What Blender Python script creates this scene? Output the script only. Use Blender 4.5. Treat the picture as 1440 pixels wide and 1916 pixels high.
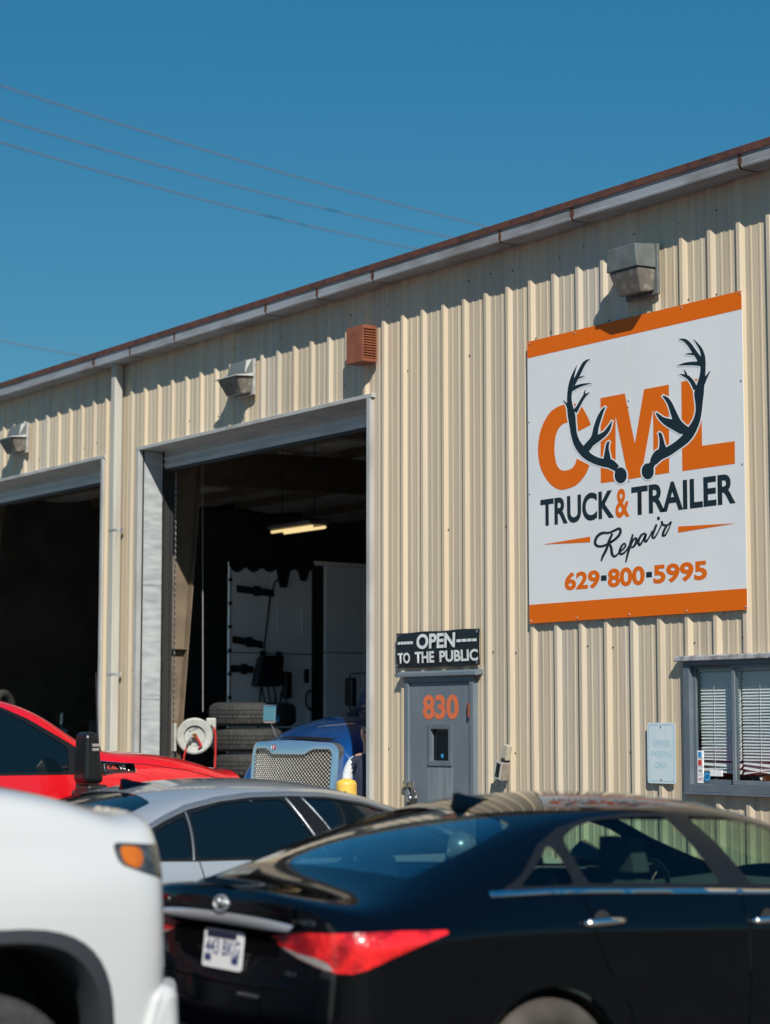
import bpy, bmesh, math, random
import numpy as np
from mathutils import Vector, Matrix
from mathutils.geometry import tessellate_polygon
random.seed(7)
R = math.radians
for o in list(bpy.data.objects): bpy.data.objects.remove(o)
SC = bpy.context.scene
COL = SC.collection

# ------------------------------------------------------------------ camera
FPX = 3850.0                                   # focal length in photograph pixels (1440 wide)
TH = math.atan2(2715, FPX); PI_T = math.atan2(402, FPX)
CAM = np.array([0.0, -10.77, 1.75])
FW = np.array([-math.cos(TH)*math.cos(PI_T), math.sin(TH)*math.cos(PI_T), math.sin(PI_T)])
RT = np.array([math.sin(TH), math.cos(TH), 0.0]); UP = np.cross(RT, FW)
cd = bpy.data.cameras.new('camera'); cam = bpy.data.objects.new('camera', cd); COL.objects.link(cam)
cam.matrix_world = Matrix(((RT[0], UP[0], -FW[0], CAM[0]), (RT[1], UP[1], -FW[1], CAM[1]), (RT[2], UP[2], -FW[2], CAM[2]), (0, 0, 0, 1)))
cd.lens = 85; cd.sensor_fit = 'HORIZONTAL'; cd.sensor_width = 85*1440/FPX
cd.clip_end = 3000; cd.clip_start = 0.1
cd.dof.use_dof = True; cd.dof.focus_distance = 16.0; cd.dof.aperture_fstop = 2.3
SC.camera = cam

# ------------------------------------------------------------------ sky, sun, exposure
SUN = Vector((1.8, -1.0, 1.65)).normalized()   # direction towards the sun
W = bpy.data.worlds.new('World'); SC.world = W; W.use_nodes = True
nt = W.node_tree; nt.nodes.clear()
sky = nt.nodes.new('ShaderNodeTexSky'); sky.sky_type = 'NISHITA'; sky.sun_disc = False
sky.sun_elevation = math.asin(SUN.z); sky.sun_rotation = math.atan2(SUN.x, SUN.y)
sky.altitude = 0; sky.air_density = 1.0; sky.dust_density = 0.0; sky.ozone_density = 6.0
bg = nt.nodes.new('ShaderNodeBackground'); bg.inputs['Strength'].default_value = 0.1
wo = nt.nodes.new('ShaderNodeOutputWorld')
# one colour grade over the whole sky: deeper, more teal blue
sp = nt.nodes.new('ShaderNodeSeparateColor'); cb = nt.nodes.new('ShaderNodeCombineColor'); nt.links.new(sky.outputs[0], sp.inputs[0])
for ch, (g_, k_) in enumerate(((1.4, .18), (.72, .81), (.45, 1.55))):
    pw = nt.nodes.new('ShaderNodeMath'); pw.operation = 'POWER'; pw.inputs[1].default_value = g_; nt.links.new(sp.outputs[ch], pw.inputs[0])
    ml = nt.nodes.new('ShaderNodeMath'); ml.operation = 'MULTIPLY'; ml.inputs[1].default_value = k_; nt.links.new(pw.outputs[0], ml.inputs[0]); nt.links.new(ml.outputs[0], cb.inputs[ch])
nt.links.new(cb.outputs[0], bg.inputs[0]); nt.links.new(bg.outputs[0], wo.inputs[0])
ld = bpy.data.lights.new('sun', 'SUN'); ld.energy = 4.6; ld.angle = R(0.53); ld.color = (1.0, 0.955, 0.88)
sun = bpy.data.objects.new('sun', ld); COL.objects.link(sun); sun.rotation_euler = SUN.to_track_quat('Z', 'Y').to_euler(); sun.location = (5, -20, 30)
vs = SC.view_settings; vs.view_transform = 'Standard'; vs.look = 'None'; vs.exposure = 0.25; vs.gamma = 1; vs.use_curve_mapping = False
SC.render.engine = 'CYCLES'
SC.cycles.max_bounces = 8

# ------------------------------------------------------------------ pixel -> place helpers
def ray(px, py): return FW + RT*(px-720)/FPX - UP*(py-958)/FPX
def on_wall(px, py, y=0.0):
    r = ray(px, py); return CAM + r*((y-CAM[1])/r[1])
def on_x(px, py, x):
    r = ray(px, py); return CAM + r*((x-CAM[0])/r[0])

# ------------------------------------------------------------------ materials
MATS = {}
def mat(name, col, rough=0.5, metal=0.0, coat=0.0, spec=0.5, noise=None, bump=None, emit=None, alpha=None, stretch=(1, 1, 1), cr=0.03):
    if name in MATS: return MATS[name]
    m = bpy.data.materials.new(name); m.use_nodes = True; n = m.node_tree.nodes; l = m.node_tree.links
    p = n['Principled BSDF']; p.inputs['Base Color'].default_value = (*col, 1); p.inputs['Roughness'].default_value = rough
    p.inputs['Metallic'].default_value = metal; p.inputs['Coat Weight'].default_value = coat; p.inputs['Coat Roughness'].default_value = cr
    p.inputs['Specular IOR Level'].default_value = spec
    if noise or bump:
        tc = n.new('ShaderNodeTexCoord'); mp = n.new('ShaderNodeMapping'); mp.inputs['Scale'].default_value = stretch
        l.new(tc.outputs['Object'], mp.inputs[0])
    if noise:
        sc, col2, lo, hi = noise
        t = n.new('ShaderNodeTexNoise'); t.inputs['Scale'].default_value = sc; t.inputs['Detail'].default_value = 6; l.new(mp.outputs[0], t.inputs['Vector'])
        r_ = n.new('ShaderNodeValToRGB'); r_.color_ramp.elements[0].position = lo; r_.color_ramp.elements[1].position = hi
        r_.color_ramp.elements[0].color = (*col, 1); r_.color_ramp.elements[1].color = (*col2, 1)
        l.new(t.outputs[0], r_.inputs[0]); l.new(r_.outputs[0], p.inputs['Base Color'])
    if bump:
        sc, st = bump
        t = n.new('ShaderNodeTexNoise'); t.inputs['Scale'].default_value = sc; t.inputs['Detail'].default_value = 4; l.new(mp.outputs[0], t.inputs['Vector'])
        b = n.new('ShaderNodeBump'); b.inputs['Strength'].default_value = st; b.inputs['Distance'].default_value = 0.02
        l.new(t.outputs[0], b.inputs['Height']); l.new(b.outputs[0], p.inputs['Normal'])
    if emit: p.inputs['Emission Color'].default_value = (*emit[0], 1); p.inputs['Emission Strength'].default_value = emit[1]
    MATS[name] = m; return m

def wall_material():
    m = bpy.data.materials.new('tan_wall_paint'); m.use_nodes = True; n = m.node_tree.nodes; l = m.node_tree.links
    p = n['Principled BSDF']; p.inputs['Roughness'].default_value = 0.42
    tc = n.new('ShaderNodeTexCoord')
    def noise(scale, st, det=5):
        mp = n.new('ShaderNodeMapping'); mp.inputs['Scale'].default_value = st; l.new(tc.outputs['Object'], mp.inputs[0])
        t = n.new('ShaderNodeTexNoise'); t.inputs['Scale'].default_value = scale; t.inputs['Detail'].default_value = det; l.new(mp.outputs[0], t.inputs['Vector']); return t
    def mix(a, b, fac, k, lo=0.35, hi=0.75):
        r_ = n.new('ShaderNodeMapRange'); r_.inputs[1].default_value = lo; r_.inputs[2].default_value = hi; r_.inputs[4].default_value = k; l.new(fac, r_.inputs[0])
        x = n.new('ShaderNodeMix'); x.data_type = 'RGBA'; l.new(r_.outputs[0], x.inputs[0])
        if isinstance(a, tuple): x.inputs[6].default_value = (*a, 1)
        else: l.new(a, x.inputs[6])
        x.inputs[7].default_value = (*b, 1); return x.outputs[2]
    c = mix((0.612, 0.494, 0.334), (0.518, 0.432, 0.314), noise(1.0, (4.5, 4.5, 0.06), 3).outputs[0], 1.0, 0.38, 0.62)   # bands of fading
    c = mix(c, (0.52, 0.49, 0.42), noise(1.0, (2.2, 2.2, 0.10), 4).outputs[0], 0.7, 0.5, 0.72)                        # chalky grey patches
    c = mix(c, (0.63, 0.54, 0.41), noise(1.0, (30, 30, 0.15)).outputs[0], 0.6, 0.48, 0.75)
    c = mix(c, (0.36, 0.305, 0.235), noise(1.0, (22, 22, 0.30), 8).outputs[0], 0.8, 0.52, 0.80)                       # dirt runs
    c = mix(c, (0.34, 0.2, 0.1), noise(1.0, (60, 60, 0.9), 8).outputs[0], 0.3, 0.68, 0.8)                              # thin rust weeps
    oi = n.new('ShaderNodeObjectInfo'); hv = n.new('ShaderNodeHueSaturation'); mr = n.new('ShaderNodeMapRange'); mr.inputs[3].default_value = 0.93; mr.inputs[4].default_value = 1.06
    l.new(oi.outputs['Random'], mr.inputs[0]); l.new(mr.outputs[0], hv.inputs['Value']); l.new(c, hv.inputs['Color']); c = hv.outputs[0]
    l.new(c, p.inputs['Base Color'])
    t = noise(2.0, (1, 1, 0.6), 3); b = n.new('ShaderNodeBump'); b.inputs['Strength'].default_value = 0.5; b.inputs['Distance'].default_value = 0.015
    l.new(t.outputs[0], b.inputs['Height']); l.new(b.outputs[0], p.inputs['Normal'])
    return m

def clear_glass(name, tint, refl=1.0):
    m = bpy.data.materials.new(name); m.use_nodes = True; n = m.node_tree.nodes; l = m.node_tree.links; n.clear()
    tr = n.new('ShaderNodeBsdfTransparent'); tr.inputs[0].default_value = (*tint, 1)
    gl = n.new('ShaderNodeBsdfGlossy'); gl.inputs['Roughness'].default_value = 0.01; gl.inputs[0].default_value = (1, 1, 1, 1)
    lw = n.new('ShaderNodeLayerWeight'); lw.inputs[0].default_value = 0.5; mx = n.new('ShaderNodeMixShader'); ou = n.new('ShaderNodeOutputMaterial')
    pw = n.new('ShaderNodeMath'); pw.operation = 'POWER'; pw.inputs[1].default_value = 5; l.new(lw.outputs['Facing'], pw.inputs[0])
    mu = n.new('ShaderNodeMath'); mu.operation = 'MULTIPLY_ADD'; mu.inputs[1].default_value = 0.95*refl; mu.inputs[2].default_value = 0.045*refl; l.new(pw.outputs[0], mu.inputs[0])
    l.new(mu.outputs[0], mx.inputs[0]); l.new(tr.outputs[0], mx.inputs[1]); l.new(gl.outputs[0], mx.inputs[2]); l.new(mx.outputs[0], ou.inputs[0]); return m

M_WALL = wall_material()
M_GALV = mat('galvanised_steel', (0.32, 0.345, 0.35), 0.5, 0.1, noise=(2.2, (0.50, 0.52, 0.52), 0.32, 0.62), stretch=(1, 1.6, 7), bump=(18, 0.15))
M_TRIM = mat('pale_trim', (0.40, 0.405, 0.39), 0.5, noise=(2.0, (0.27, 0.26, 0.24), 0.45, 0.75), stretch=(2, 2, 1))
M_GUT = mat('gutter_paint', (0.29, 0.31, 0.335), 0.5, noise=(1.3, (0.17, 0.155, 0.14), 0.45, 0.72), stretch=(1.2, 4, 4))
M_RUST = mat('rusty_brown_metal', (0.115, 0.042, 0.026), 0.75, noise=(9, (0.05, 0.026, 0.02), 0.4, 0.7), bump=(40, 0.3))
M_RUSTJ = mat('rust_joint', (0.10, 0.035, 0.016), 0.9, noise=(20, (0.03, 0.018, 0.013), 0.4, 0.7))
M_DOORP = mat('door_panel_steel', (0.52, 0.55, 0.56), 0.45, 0.1, noise=(2, (0.42, 0.44, 0.45), 0.4, 0.7), stretch=(1, 1, 6))
M_GREY = mat('slate_grey_paint', (0.135, 0.165, 0.19), 0.5, noise=(2.2, (0.19, 0.215, 0.23), 0.45, 0.8), stretch=(3, 3, 0.7), bump=(30, 0.05))
M_FRAME = mat('window_frame_paint', (0.105, 0.135, 0.16), 0.45, noise=(6, (0.16, 0.18, 0.2), 0.5, 0.8))
M_WEATH = mat('weathered_grey', (0.36, 0.37, 0.38), 0.8, noise=(14, (0.17, 0.165, 0.18), 0.42, 0.62), bump=(30, 0.3))
M_ORANGE = mat('sign_orange', (0.72, 0.138, 0.005), 0.45, spec=0.15)
M_SIGNW = mat('sign_white', (0.74, 0.755, 0.745), 0.35, noise=(1.2, (0.70, 0.72, 0.715), 0.4, 0.7))
M_SIGNK = mat('sign_black', (0.010, 0.017, 0.022), 0.35)
M_OUTL = mat('sign_outline', (0.74, 0.77, 0.77), 0.35)
M_BANNER = mat('banner_vinyl', (0.012, 0.013, 0.015), 0.38, bump=(7, 0.25))
M_BANW = mat('banner_white', (0.70, 0.72, 0.70), 0.5, noise=(40, (0.4, 0.42, 0.42), 0.55, 0.75))
M_NUM = mat('orange_number', (0.74, 0.17, 0.055), 0.55, noise=(30, (0.62, 0.14, 0.06), 0.4, 0.7))
M_BROWNBOX = mat('brown_vent_paint', (0.27, 0.085, 0.038), 0.5, noise=(8, (0.2, 0.06, 0.03), 0.4, 0.7))
M_LAMP = mat('grey_lamp_housing', (0.14, 0.155, 0.15), 0.45, noise=(10, (0.10, 0.11, 0.105), 0.4, 0.7))
M_LAMPP = mat('pale_lamp_housing', (0.42, 0.42, 0.40), 0.45, noise=(10, (0.3, 0.3, 0.29), 0.4, 0.7))
M_LENS = mat('dirty_lens', (0.15, 0.135, 0.115), 0.16, 0.0, noise=(16, (0.32, 0.30, 0.26), 0.5, 0.8))
M_CHROME = mat('chrome', (0.88, 0.83, 0.78), 0.10, 1.0)
M_STEEL = mat('bare_steel', (0.5, 0.5, 0.5), 0.3, 0.9, noise=(30, (0.3, 0.28, 0.27), 0.45, 0.7))
M_BLACKP = mat('black_plastic', (0.012, 0.012, 0.013), 0.5)
M_BLKTRIM = mat('satin_black_trim', (0.010, 0.011, 0.012), 0.28, spec=0.35)
M_RUBBER = mat('tyre_rubber', (0.030, 0.030, 0.029), 0.78, noise=(16, (0.052, 0.050, 0.047), 0.45, 0.7), bump=(50, 0.3))
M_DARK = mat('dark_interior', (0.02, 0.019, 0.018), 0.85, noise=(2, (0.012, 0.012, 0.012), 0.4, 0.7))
M_INSUL = mat('ceiling_insulation', (0.78, 0.75, 0.72), 0.6, noise=(3, (0.45, 0.43, 0.41), 0.4, 0.7), bump=(3, 0.6))
M_FLOOR = mat('oily_concrete', (0.30, 0.29, 0.275), 0.7, noise=(1.2, (0.19, 0.18, 0.17), 0.4, 0.7))
M_ASPH = mat('asphalt', (0.065, 0.064, 0.062), 0.9, noise=(4, (0.09, 0.088, 0.085), 0.4, 0.7), bump=(60, 0.5))
M_COLUMN = mat('tan_primer_steel', (0.20, 0.155, 0.105), 0.6, noise=(4, (0.14, 0.105, 0.075), 0.4, 0.7))
M_YEL = mat('yellow_paint', (0.72, 0.46, 0.07), 0.45, noise=(9, (0.55, 0.33, 0.06), 0.5, 0.75))
M_WIRE = mat('cable', (0.17, 0.125, 0.11), 0.8)
M_SLAT = mat('white_blind_slat', (0.80, 0.79, 0.80), 0.45)
M_PARK = mat('faded_sign_white', (0.63, 0.72, 0.74), 0.5, noise=(12, (0.56, 0.67, 0.70), 0.4, 0.7))
M_PARKB = mat('faded_sign_blue', (0.36, 0.56, 0.63), 0.5)
M_BLUEDOT = mat('blue_sticker', (0.04, 0.30, 0.60), 0.4)
M_WHITE = mat('white_print', (0.8, 0.8, 0.8), 0.5)
M_RED = mat('red_print', (0.55, 0.05, 0.03), 0.5)
M_MAROON = mat('maroon_cloth', (0.14, 0.012, 0.02), 0.8)
P_BLACK = mat('black_car_paint', (0.0010, 0.0014, 0.0022), 0.6, 0.0, 1.0, 0.0, cr=0.015)
P_SILVER = mat('silver_car_paint', (0.48, 0.51, 0.53), 0.34, 0.5, 1.0)
P_RED = mat('red_truck_paint', (0.62, 0.004, 0.010), 0.35, 0.0, 1.0)
P_WHITE = mat('white_truck_paint', (0.56, 0.565, 0.555), 0.35, 0.0, 1.0)
P_BLUE = mat('blue_truck_paint', (0.002, 0.058, 0.22), 0.3, 0.1, 1.0)
P_WSEMI = mat('white_cab_paint', (0.90, 0.92, 0.91), 0.3, 0.0, 0.6)
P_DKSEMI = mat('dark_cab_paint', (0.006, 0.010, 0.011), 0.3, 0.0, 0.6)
G_TINT = mat('tinted_glass', (0.003, 0.008, 0.012), 0.02, 0.0, 0.0, 0.5)
G_SEDAN = clear_glass('green_car_glass', (0.60, 0.78, 0.68))
G_REAR = clear_glass('rear_window_glass', (0.26, 0.38, 0.40), 2.0)
G_WIN = clear_glass('window_glass', (0.92, 0.95, 0.94))
M_TAIL = mat('red_lamp_plastic', (0.30, 0.002, 0.005), 0.25, 0.0, 1.0, noise=(11, (0.80, 0.015, 0.015), 0.40, 0.60), bump=(22, 0.6))
M_TAILW = mat('clear_lamp_plastic', (0.40, 0.37, 0.35), 0.08, 0.3, 1.0)
M_AMBER = mat('amber_lamp_plastic', (0.56, 0.14, 0.003), 0.12, 0.0, 1.0, noise=(20, (0.42, 0.09, 0.003), 0.4, 0.7))
M_HEADL = mat('dark_headlamp', (0.05, 0.055, 0.055), 0.08, 0.4, 1.0, noise=(14, (0.16, 0.17, 0.17), 0.45, 0.65))
M_GAP = mat('gap_black', (0.0015, 0.0015, 0.002), 0.8, spec=0.05)
M_SEAT = mat('car_seat_cloth', (0.035, 0.04, 0.045), 0.8)
M_ALLOY = mat('alloy_rim', (0.42, 0.42, 0.42), 0.3, 0.9)
M_DUSTY = mat('dusty_tyre', (0.05, 0.041, 0.034), 0.85, noise=(8, (0.085, 0.07, 0.058), 0.4, 0.7))
M_HOSE = mat('red_hose', (0.50, 0.03, 0.03), 0.4)
M_REEL = mat('reel_grey', (0.42, 0.43, 0.40), 0.4, noise=(12, (0.34, 0.35, 0.32), 0.4, 0.7))
M_BRASS = mat('brass', (0.35, 0.13, 0.04), 0.35, 0.8)
M_LIT = mat('lit_tube', (0.9, 0.85, 0.7), 0.5, emit=((1.0, 0.74, 0.34), 0.8))
M_SKIN = mat('skin', (0.46, 0.24, 0.16), 0.55)
M_HAIR = mat('dark_hair', (0.02, 0.014, 0.010), 0.7)
M_SHIRT = mat('white_shirt', (0.66, 0.68, 0.70), 0.85, bump=(14, 0.4))
M_NAVY = mat('navy_vest', (0.018, 0.026, 0.05), 0.8, bump=(12, 0.4))
M_BOOT = mat('boot', (0.03, 0.022, 0.016), 0.7)

# ------------------------------------------------------------------ mesh helpers
class MB:
    def __init__(s): s.v = []; s.f = []
    def add(s, vs, fs):
        k = len(s.v); s.v += [tuple(map(float, v)) for v in vs]; s.f += [tuple(i+k for i in f) for f in fs]; return s
    def box(s, a, b):
        x0, y0, z0 = a; x1, y1, z1 = b
        return s.add([(x0, y0, z0), (x1, y0, z0), (x1, y1, z0), (x0, y1, z0), (x0, y0, z1), (x1, y0, z1), (x1, y1, z1), (x0, y1, z1)],
                     [(0, 3, 2, 1), (4, 5, 6, 7), (0, 1, 5, 4), (1, 2, 6, 5), (2, 3, 7, 6), (3, 0, 4, 7)])
    def hexa(s, p):   # 8 corner points, bottom four then top four
        return s.add(p, [(0, 3, 2, 1), (4, 5, 6, 7), (0, 1, 5, 4), (1, 2, 6, 5), (2, 3, 7, 6), (3, 0, 4, 7)])
    def prism(s, poly, axis, a, b):   # polygon in the other two axes, extruded along axis a..b
        n = len(poly)
        def P(u, w, t): return {'x': (t, u, w), 'y': (u, t, w), 'z': (u, w, t)}[axis]
        vs = [P(u, w, a) for u, w in poly] + [P(u, w, b) for u, w in poly]
        return s.add(vs, [tuple(range(n))[::-1], tuple(range(n, 2*n))] + [(i, (i+1) % n, n+(i+1) % n, n+i) for i in range(n)])
    def lathe(s, prof, c=(0, 0, 0), axis='z', n=32, closed=False):   # prof [(radius, height)]
        vs = []; m = len(prof)
        for i in range(n):
            a = 2*math.pi*i/n
            for r_, h in prof:
                u, w = r_*math.cos(a), r_*math.sin(a)
                vs.append({'z': (c[0]+u, c[1]+w, c[2]+h), 'y': (c[0]+u, c[1]+h, c[2]+w), 'x': (c[0]+h, c[1]+u, c[2]+w)}[axis])
        fs = []
        for i in range(n):
            j = (i+1) % n
            for k in range(m if closed else m-1):
                k2 = (k+1) % m; fs.append((i*m+k, j*m+k, j*m+k2, i*m+k2))
        if not closed:
            if prof[0][0] > 1e-6: fs.append(tuple(i*m for i in range(n))[::-1])
            if prof[-1][0] > 1e-6: fs.append(tuple(i*m+m-1 for i in range(n)))
        return s.add(vs, fs)
    def tube(s, pts, r, n=8, cap=True):
        pts = [Vector(p) for p in pts]; rr = r if isinstance(r, (list, tuple)) else [r]*len(pts)
        vs = []; up = None
        for i, p in enumerate(pts):
            d = (pts[min(i+1, len(pts)-1)] - pts[max(i-1, 0)]).normalized()
            if up is None:
                up = d.orthogonal().normalized()
            else:
                up = (up - d*up.dot(d)).normalized()
            w = d.cross(up)
            for k in range(n):
                a = 2*math.pi*k/n; vs.append(p + (up*math.cos(a) + w*math.sin(a))*rr[i])
        fs = [(i*n+k, i*n+(k+1) % n, (i+1)*n+(k+1) % n, (i+1)*n+k) for i in range(len(pts)-1) for k in range(n)]
        if cap: fs += [tuple(range(n))[::-1], tuple(range((len(pts)-1)*n, len(pts)*n))]
        return s.add(vs, fs)

def finish(o, parent=None, bevel=0, smooth=False, seg=2, auto=None):
    if bevel:
        m = o.modifiers.new('bevel', 'BEVEL'); m.width = bevel; m.segments = 4 if bevel >= .03 else seg; m.limit_method = 'ANGLE'; m.angle_limit = R(40)
    if smooth or auto:
        for p in o.data.polygons: p.use_smooth = True
        if auto:
            bm = bmesh.new(); bm.from_mesh(o.data)
            for e in bm.edges:
                if len(e.link_faces) == 2 and e.calc_face_angle(0) > R(auto): e.smooth = False
            bm.to_mesh(o.data); bm.free()
    if parent is not None: o.parent = parent
    return o
def mk(name, mb, m, parent=None, bevel=0, smooth=False, auto=None, kind=None, fixn=True):
    me = bpy.data.meshes.new(name); me.from_pydata(mb.v, [], mb.f); me.validate()
    if fixn:
        bm = bmesh.new(); bm.from_mesh(me); bmesh.ops.recalc_face_normals(bm, faces=bm.faces[:]); bm.to_mesh(me); bm.free()
    me.materials.append(m); o = bpy.data.objects.new(name, me); COL.objects.link(o)
    if kind: o['kind'] = kind
    return finish(o, parent, bevel, smooth, auto=auto)
def tag(o, label, cat, group=None):
    o['label'] = label; o['category'] = cat
    if group: o['group'] = group
    return o
def thing(name, label, cat, loc=(0, 0, 0), rotz=0, group=None):
    o = bpy.data.objects.new(name, None); COL.objects.link(o); o.location = loc; o.rotation_euler = (0, 0, rotz); o.empty_display_size = 0.2
    return tag(o, label, cat, group)
def box(name, a, b, m, parent=None, bevel=0): return mk(name, MB().box(a, b), m, parent, bevel)

def text_mesh(body, offset=0.0, shear=0.0):
    c = bpy.data.curves.new('t', 'FONT'); c.body = body; c.offset = offset; c.shear = shear; c.resolution_u = 6
    o = bpy.data.objects.new('t', c); COL.objects.link(o); dg = bpy.context.evaluated_depsgraph_get()
    me = bpy.data.meshes.new_from_object(o.evaluated_get(dg)); bpy.data.objects.remove(o); bpy.data.curves.remove(c); me.materials.clear(); return me
def text_on_wall(name, body, x0, x1, z0, z1, y, m, parent, offset=0.0, shear=0.0, zr=0.0):
    """flat lettering filling a rectangle of a wall that faces -y; zr lifts the right end"""
    me = text_mesh(body, offset, shear); me.name = name
    co = np.array([v.co[:] for v in me.vertices]); mn = co.min(0); mx = co.max(0)
    for v in me.vertices:
        u = (v.co.x-mn[0])/(mx[0]-mn[0]); w = (v.co.y-mn[1])/(mx[1]-mn[1])
        v.co = (x0+(x1-x0)*u, y, z0+(z1-z0)*w+zr*u)
    me.materials.append(m); o = bpy.data.objects.new(name, me); COL.objects.link(o); o.parent = parent; return o
def flat_poly(name, pts, y, m, parent):
    me = bpy.data.meshes.new(name); bm = bmesh.new()
    vs = [bm.verts.new((p[0], y, p[1])) for p in pts]
    for t in tessellate_polygon([[Vector((p[0], p[1], 0)) for p in pts]]): bm.faces.new([vs[i] for i in t])
    bmesh.ops.recalc_face_normals(bm, faces=bm.faces[:]); bm.to_mesh(me); bm.free(); me.materials.append(m)
    o = bpy.data.objects.new(name, me); COL.objects.link(o); o.parent = parent; return o
def smooth_path(pts, k=5):
    P = [np.array(p, float) for p in pts]; out = []
    for i in range(len(P)-1):
        p0, p1, p2, p3 = P[max(i-1, 0)], P[i], P[i+1], P[min(i+2, len(P)-1)]
        for j in range(k):
            t = j/k; out.append(0.5*((2*p1)+(-p0+p2)*t+(2*p0-5*p1+4*p2-p3)*t*t+(-p0+3*p1-3*p2+p3)*t**3))
    out.append(P[-1]); return out
def ribbon(mb, pts, to3, k=5, grow=0.0, dy=0.0):
    """tapered flat stroke: pts (u, v, width) in traced units, mapped by to3(u, v)"""
    S = smooth_path(pts, k); n = len(S); L = []
    for i, s in enumerate(S):
        d = S[min(i+1, n-1)][:2]-S[max(i-1, 0)][:2]; d /= (np.linalg.norm(d)+1e-9); nn = np.array([-d[1], d[0]]); h = max(s[2], 1)/2+grow
        e = -d*grow if i == 0 else (d*grow if i == n-1 else 0*d)
        L.append((s[:2]+nn*h+e, s[:2]-nn*h+e))
    vs = []
    for a, b in L:
        for q in (a, b): p = to3(*q); vs.append((p[0], p[1]+dy, p[2]))
    mb.add(vs, [(2*i, 2*i+1, 2*i+3, 2*i+2) for i in range(n-1)])
def disc(mb, c, rx, ry, to3, n=28, dy=0.0):
    vs = [to3(c[0]+rx*math.cos(2*math.pi*i/n), c[1]+ry*math.sin(2*math.pi*i/n)) for i in range(n)]
    mb.add([(p[0], p[1]+dy, p[2]) for p in vs], [tuple(range(n))])

# ------------------------------------------------------------------ ground
g = mk('ground', MB().add([(-900, -900, 0), (900, -900, 0), (900, 900, 0), (-900, 900, 0)], [(0, 1, 2, 3)]), M_ASPH); g['kind'] = 'structure'
g = box('bounce_apron', (-34, -3.6, -.05), (-15.2, 0.055, .006), mat('worn_concrete', (.42, .41, .38), .85, noise=(1.5, (.34, .33, .31), .4, .7))); g['kind'] = 'structure'  # hidden pale slab added to bounce sunlight up into the bays
g = box('shop_floor', (-33.9, 0.06, -0.1), (-15.3, 17.9, 0.012), M_FLOOR); g['kind'] = 'structure'

# ------------------------------------------------------------------ building
BLD = thing('shop_building', 'long tan ribbed metal workshop with rusty eave and open truck bays', 'building', (0, 0, 0))
PITCH = 0.3048; X0W, X1W = -34.14, -6.1
RIB0 = -11.642          # centre of one rib
BAY = (-19.96, -15.53); BAY2 = (-25.27, -20.84); BAYH = 4.79; BAY3 = (-30.58, -26.15)  # BAY3: unseen opening added so more daylight reaches the far interior
DOORX = (-14.93, -13.93); DOORH = 2.20
WINX = (-11.33, -10.28); WINZ = (1.30, 2.235)
OPEN = [(BAY3[0], BAY3[1], -1, BAYH), (BAY2[0], BAY2[1], -1, BAYH), (BAY[0], BAY[1], -1, BAYH), (DOORX[0], DOORX[1], -1, DOORH), (WINX[0], WINX[1], WINZ[0], WINZ[1])]
YP = 0.020
PROF = [(-0.5, 0), (-0.118, 0), (-0.1, .032), (-0.042, .032)]
def prof_points():
    pts = []      # one pitch, x from rib centre -> outward height
    for x, h in ((-0.036, 0), (-0.017, .025), (0.017, .025), (0.050, 0), (0.090, 0), (0.098, .0035), (0.114, .0035), (0.122, 0), (0.184, 0), (0.192, .0035), (0.208, .0035), (0.216, 0)):
        pts.append((x, h))
    return pts
PP = prof_points()
def ribs_between(a, b):
    out = []
    k0 = math.floor((a-RIB0)/PITCH)-1; k1 = math.ceil((b-RIB0)/PITCH)+1
    pts = [(RIB0+k*PITCH+x, h) for k in range(k0, k1+1) for x, h in PP]
    def hat(x):
        for (xa, ha), (xb, hb) in zip(pts, pts[1:]):
            if xa <= x <= xb: return ha+(hb-ha)*(x-xa)/max(xb-xa, 1e-9)
        return 0
    out = [(a, hat(a))]+[p for p in pts if a+1e-4 < p[0] < b-1e-4]+[(b, hat(b))]
    return out
def wall_strip(mb, a, b, z0, z1):
    p = ribs_between(a, b); n = len(p)
    mb.add([(x, YP-h, z0) for x, h in p]+[(x, YP-h, z1) for x, h in p], [(i, i+1, n+i+1, n+i) for i in range(n-1)])
SHEET = 3*PITCH; xs0 = RIB0-0.04-25*SHEET+0.0
k = 0; xa = RIB0-0.036-25*SHEET
while xa < X1W:
    xb = xa+SHEET-0.0008; mb = MB()
    cuts = sorted(set([xa, xb]+[c for o_ in OPEN for c in o_[:2] if xa < c < xb]))
    for a, b in zip(cuts, cuts[1:]):
        m_ = (a+b)/2; segs = [(0.0, 5.93)]
        for ox0, ox1, oz0, oz1 in OPEN:
            if ox0 < m_ < ox1:
                new = []
                for s0, s1 in segs:
                    if oz0 > s0: new.append((s0, min(oz0, s1)))
                    if oz1 < s1: new.append((max(oz1, s0), s1))
                segs = new
        for s0, s1 in segs:
            if s1-s0 > 0.01: wall_strip(mb, a, b, s0, s1)
    if mb.v:
        dyp = random.uniform(-.002, .002); mb.v = [(a_, b_+dyp, c_) for a_, b_, c_ in mb.v]; mk('wall_panel', mb, M_WALL, BLD, fixn=False)
    xa += SHEET; k += 1
# fasteners: rows of screw heads along the girts
mb = MB()
kk = 0
x = RIB0-70*PITCH
while x < X1W:
    for z in (0.25, 1.55, 2.38, 3.45, 4.98, 5.62):
        if any(o_[0]-0.02 < x+.045 < o_[1]+0.02 and o_[2] < z < o_[3]+.02 for o_ in OPEN): continue
        if random.random() < 0.45: continue
        mb.lathe([(0.0001, 0), (0.008, 0), (0.007, -0.006), (0.0001, -0.007)], (x+random.choice((.058, .058, -.05))+random.uniform(-.008, .008), YP-0.0005, z+random.uniform(-.02, .02)), 'y', 6)
    x += PITCH
mk('fasteners', mb, mat('rusty_screw', (0.06, 0.045, 0.035), 0.6), BLD, kind='stuff')
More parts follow.
